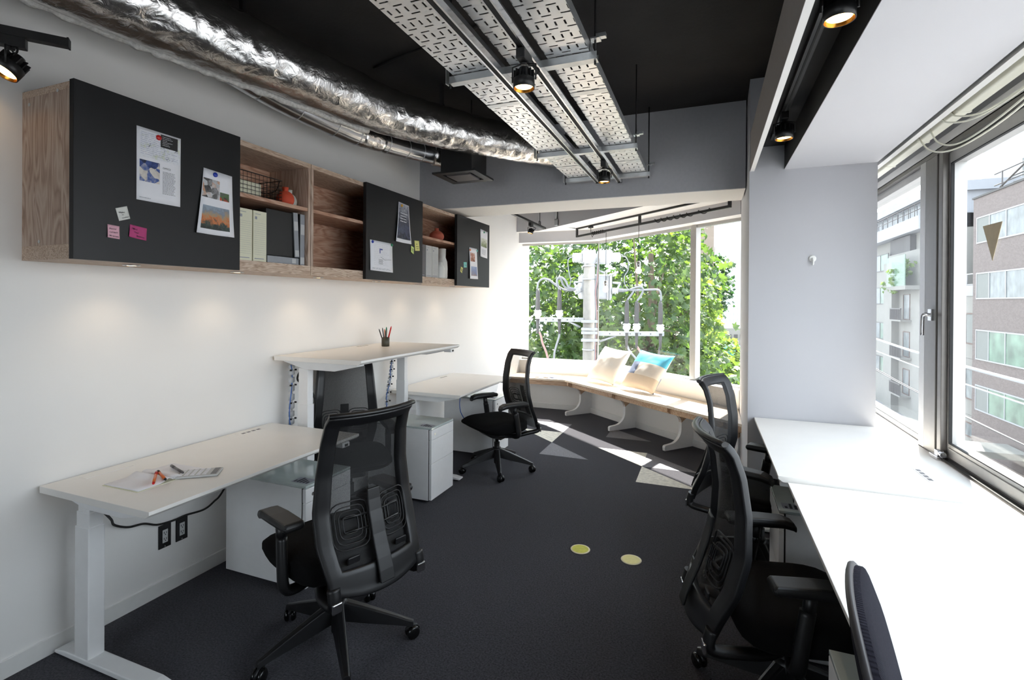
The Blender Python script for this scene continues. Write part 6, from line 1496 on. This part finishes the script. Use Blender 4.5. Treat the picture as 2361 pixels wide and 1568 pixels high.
# distant tower and street at the right edge of the bay view
def dirpos(px, dist):
    d = _f+_r*((px-1180.5)/1152.908); return Vector((2.6052+d.x*dist, -1.3857+d.y*dist, 0))
def far_tower(label, px0, px1, dist, z1, mt, wm, rows, cols, depth=14, wz=(4, 26), win=(0.5, 0.85)):
    a, b_ = dirpos(px0, dist), dirpos(px1, dist); d = (b_-a); Lh = d.length; d.normalize(); an = math.atan2(d.y, d.x)
    t = thing('tower_block', label, 'building', (a.x, a.y, GZ), an, 'distant blocks beyond the bay window')
    mm = MB(); mm.box(0, 0, 0, Lh, depth, z1-GZ); mm.build('wall', mt, t)
    for j in range(rows):
        mm = MB(); z = wz[0]+(wz[1]-wz[0])*j/max(1, rows)-GZ
        for i in range(cols): q = Lh*(i+0.5)/cols; mm.box(q-win[0]/2*Lh/cols*1.0, -0.05, z, q+win[0]/2*Lh/cols, 0.02, z+(wz[1]-wz[0])/rows*win[1])
        mm.build('window_row', wm, t)
    return t
far_tower('tall white office tower in the distance beside the pier', 1646, 1800, 95, 21, 'tower_white', 'pane_tower', 15, 18, wz=(-2, 15), win=(0.35, 0.5))
far_tower('glass top block behind the distant white tower', 1652, 1690, 110, 34, 'tower_white', 'pane_blue', 4, 4, wz=(22, 32), win=(0.7, 0.85))
far_tower('tan slab building in the distance left of the white tower', 1606, 1645, 75, 26, 'facade_tan', 'facade_tan', 2, 3, wz=(-3, 3))
far_tower('low cluttered block at the end of the street', 1676, 1760, 70, -2.0, 'facade_cream', 'facade_dark', 3, 6, wz=(-6, -2.4), win=(0.6, 0.6))
p = dirpos(1690, 52); t = thing('box_truck', 'teal box truck on the street far below the bay window', 'truck', (p.x, p.y, GZ), _yaw)
mm = MB(); mm.box(-1.2, 0, 0.8, 1.2, 5, 4.2); mm.build('cargo_box', 'truck_teal', t); mm = MB(); mm.box(-1.1, -1.6, 0.5, 1.1, -0.05, 2.4); mm.build('cab', 'facade_white', t, bevel=0.15)
mm = MB(); mm.box(-0.95, -1.62, 1.4, 0.95, -1.55, 2.2); mm.build('windscreen', 'pane_grey', t)
for x in (-1.0, 1.0):
    for y in (-0.8, 3.8): mm = MB(); mm.cyl((x-0.15, y, 0.45), (x+0.15, y, 0.45), 0.45, seg=16); mm.build('wheel', 'tyre', t)
for k, (px, dd, mt, lab) in enumerate(((1696, 40, 'facade_white', 'white car on the street below the bay window'), (1706, 46, 'grey_plastic', 'dark car behind the white one on the street'))):
    p = dirpos(px, dd); t = thing('car', lab, 'car', (p.x, p.y, GZ), _yaw, 'cars on the street')
    mm = MB(); mm.box(-0.85, -2.0, 0.3, 0.85, 2.0, 0.85); mm.build('body', mt, t, bevel=0.12)
    mm = MB(); mm.prism([(-1.1, 0.85), (1.4, 0.85), (0.9, 1.4), (-0.6, 1.4)], -0.75, 0.75, M=Matrix(((0, 0, 1, 0), (1, 0, 0, 0), (0, 1, 0, 0), (0, 0, 0, 1)))); mm.build('cabin', 'pane_grey', t, bevel=0.05)
    for x in (-0.8, 0.8):
        for y in (-1.25, 1.25): mm = MB(); mm.cyl((x-0.1, y, 0.32), (x+0.1, y, 0.32), 0.32, seg=14); mm.build('wheel', 'tyre', t)
# overhead lines along the street
for k, (x, z, r, y0, sag, mt, lab) in enumerate(((9.5, -0.55, 0.045, 8, 1.4, 'white_enamel', 'thick wrapped overhead cable sagging across the right window'), (9.5, -1.35, 0.022, 8, 1.1, 'white_enamel', 'thin white overhead line below the thick cable'), (11.5, -3.4, 0.02, 6, 1.0, 'heat_shrink', 'thin dark overhead line low in the right window'), (10.5, -2.7, 0.02, 6, 1.2, 'heat_shrink', 'thin dark overhead line passing the cream apartment building'))):
    P = []
    for i in range(30):
        f = i/29; P.append((x, -10+55*f, z+2.2-4*sag*f*(1-f)-1.0*(1-f)))
    o = cable(lab, P, r, mt, 'overhead_line', 'overhead lines outside the right window', 'overhead line', n=2)
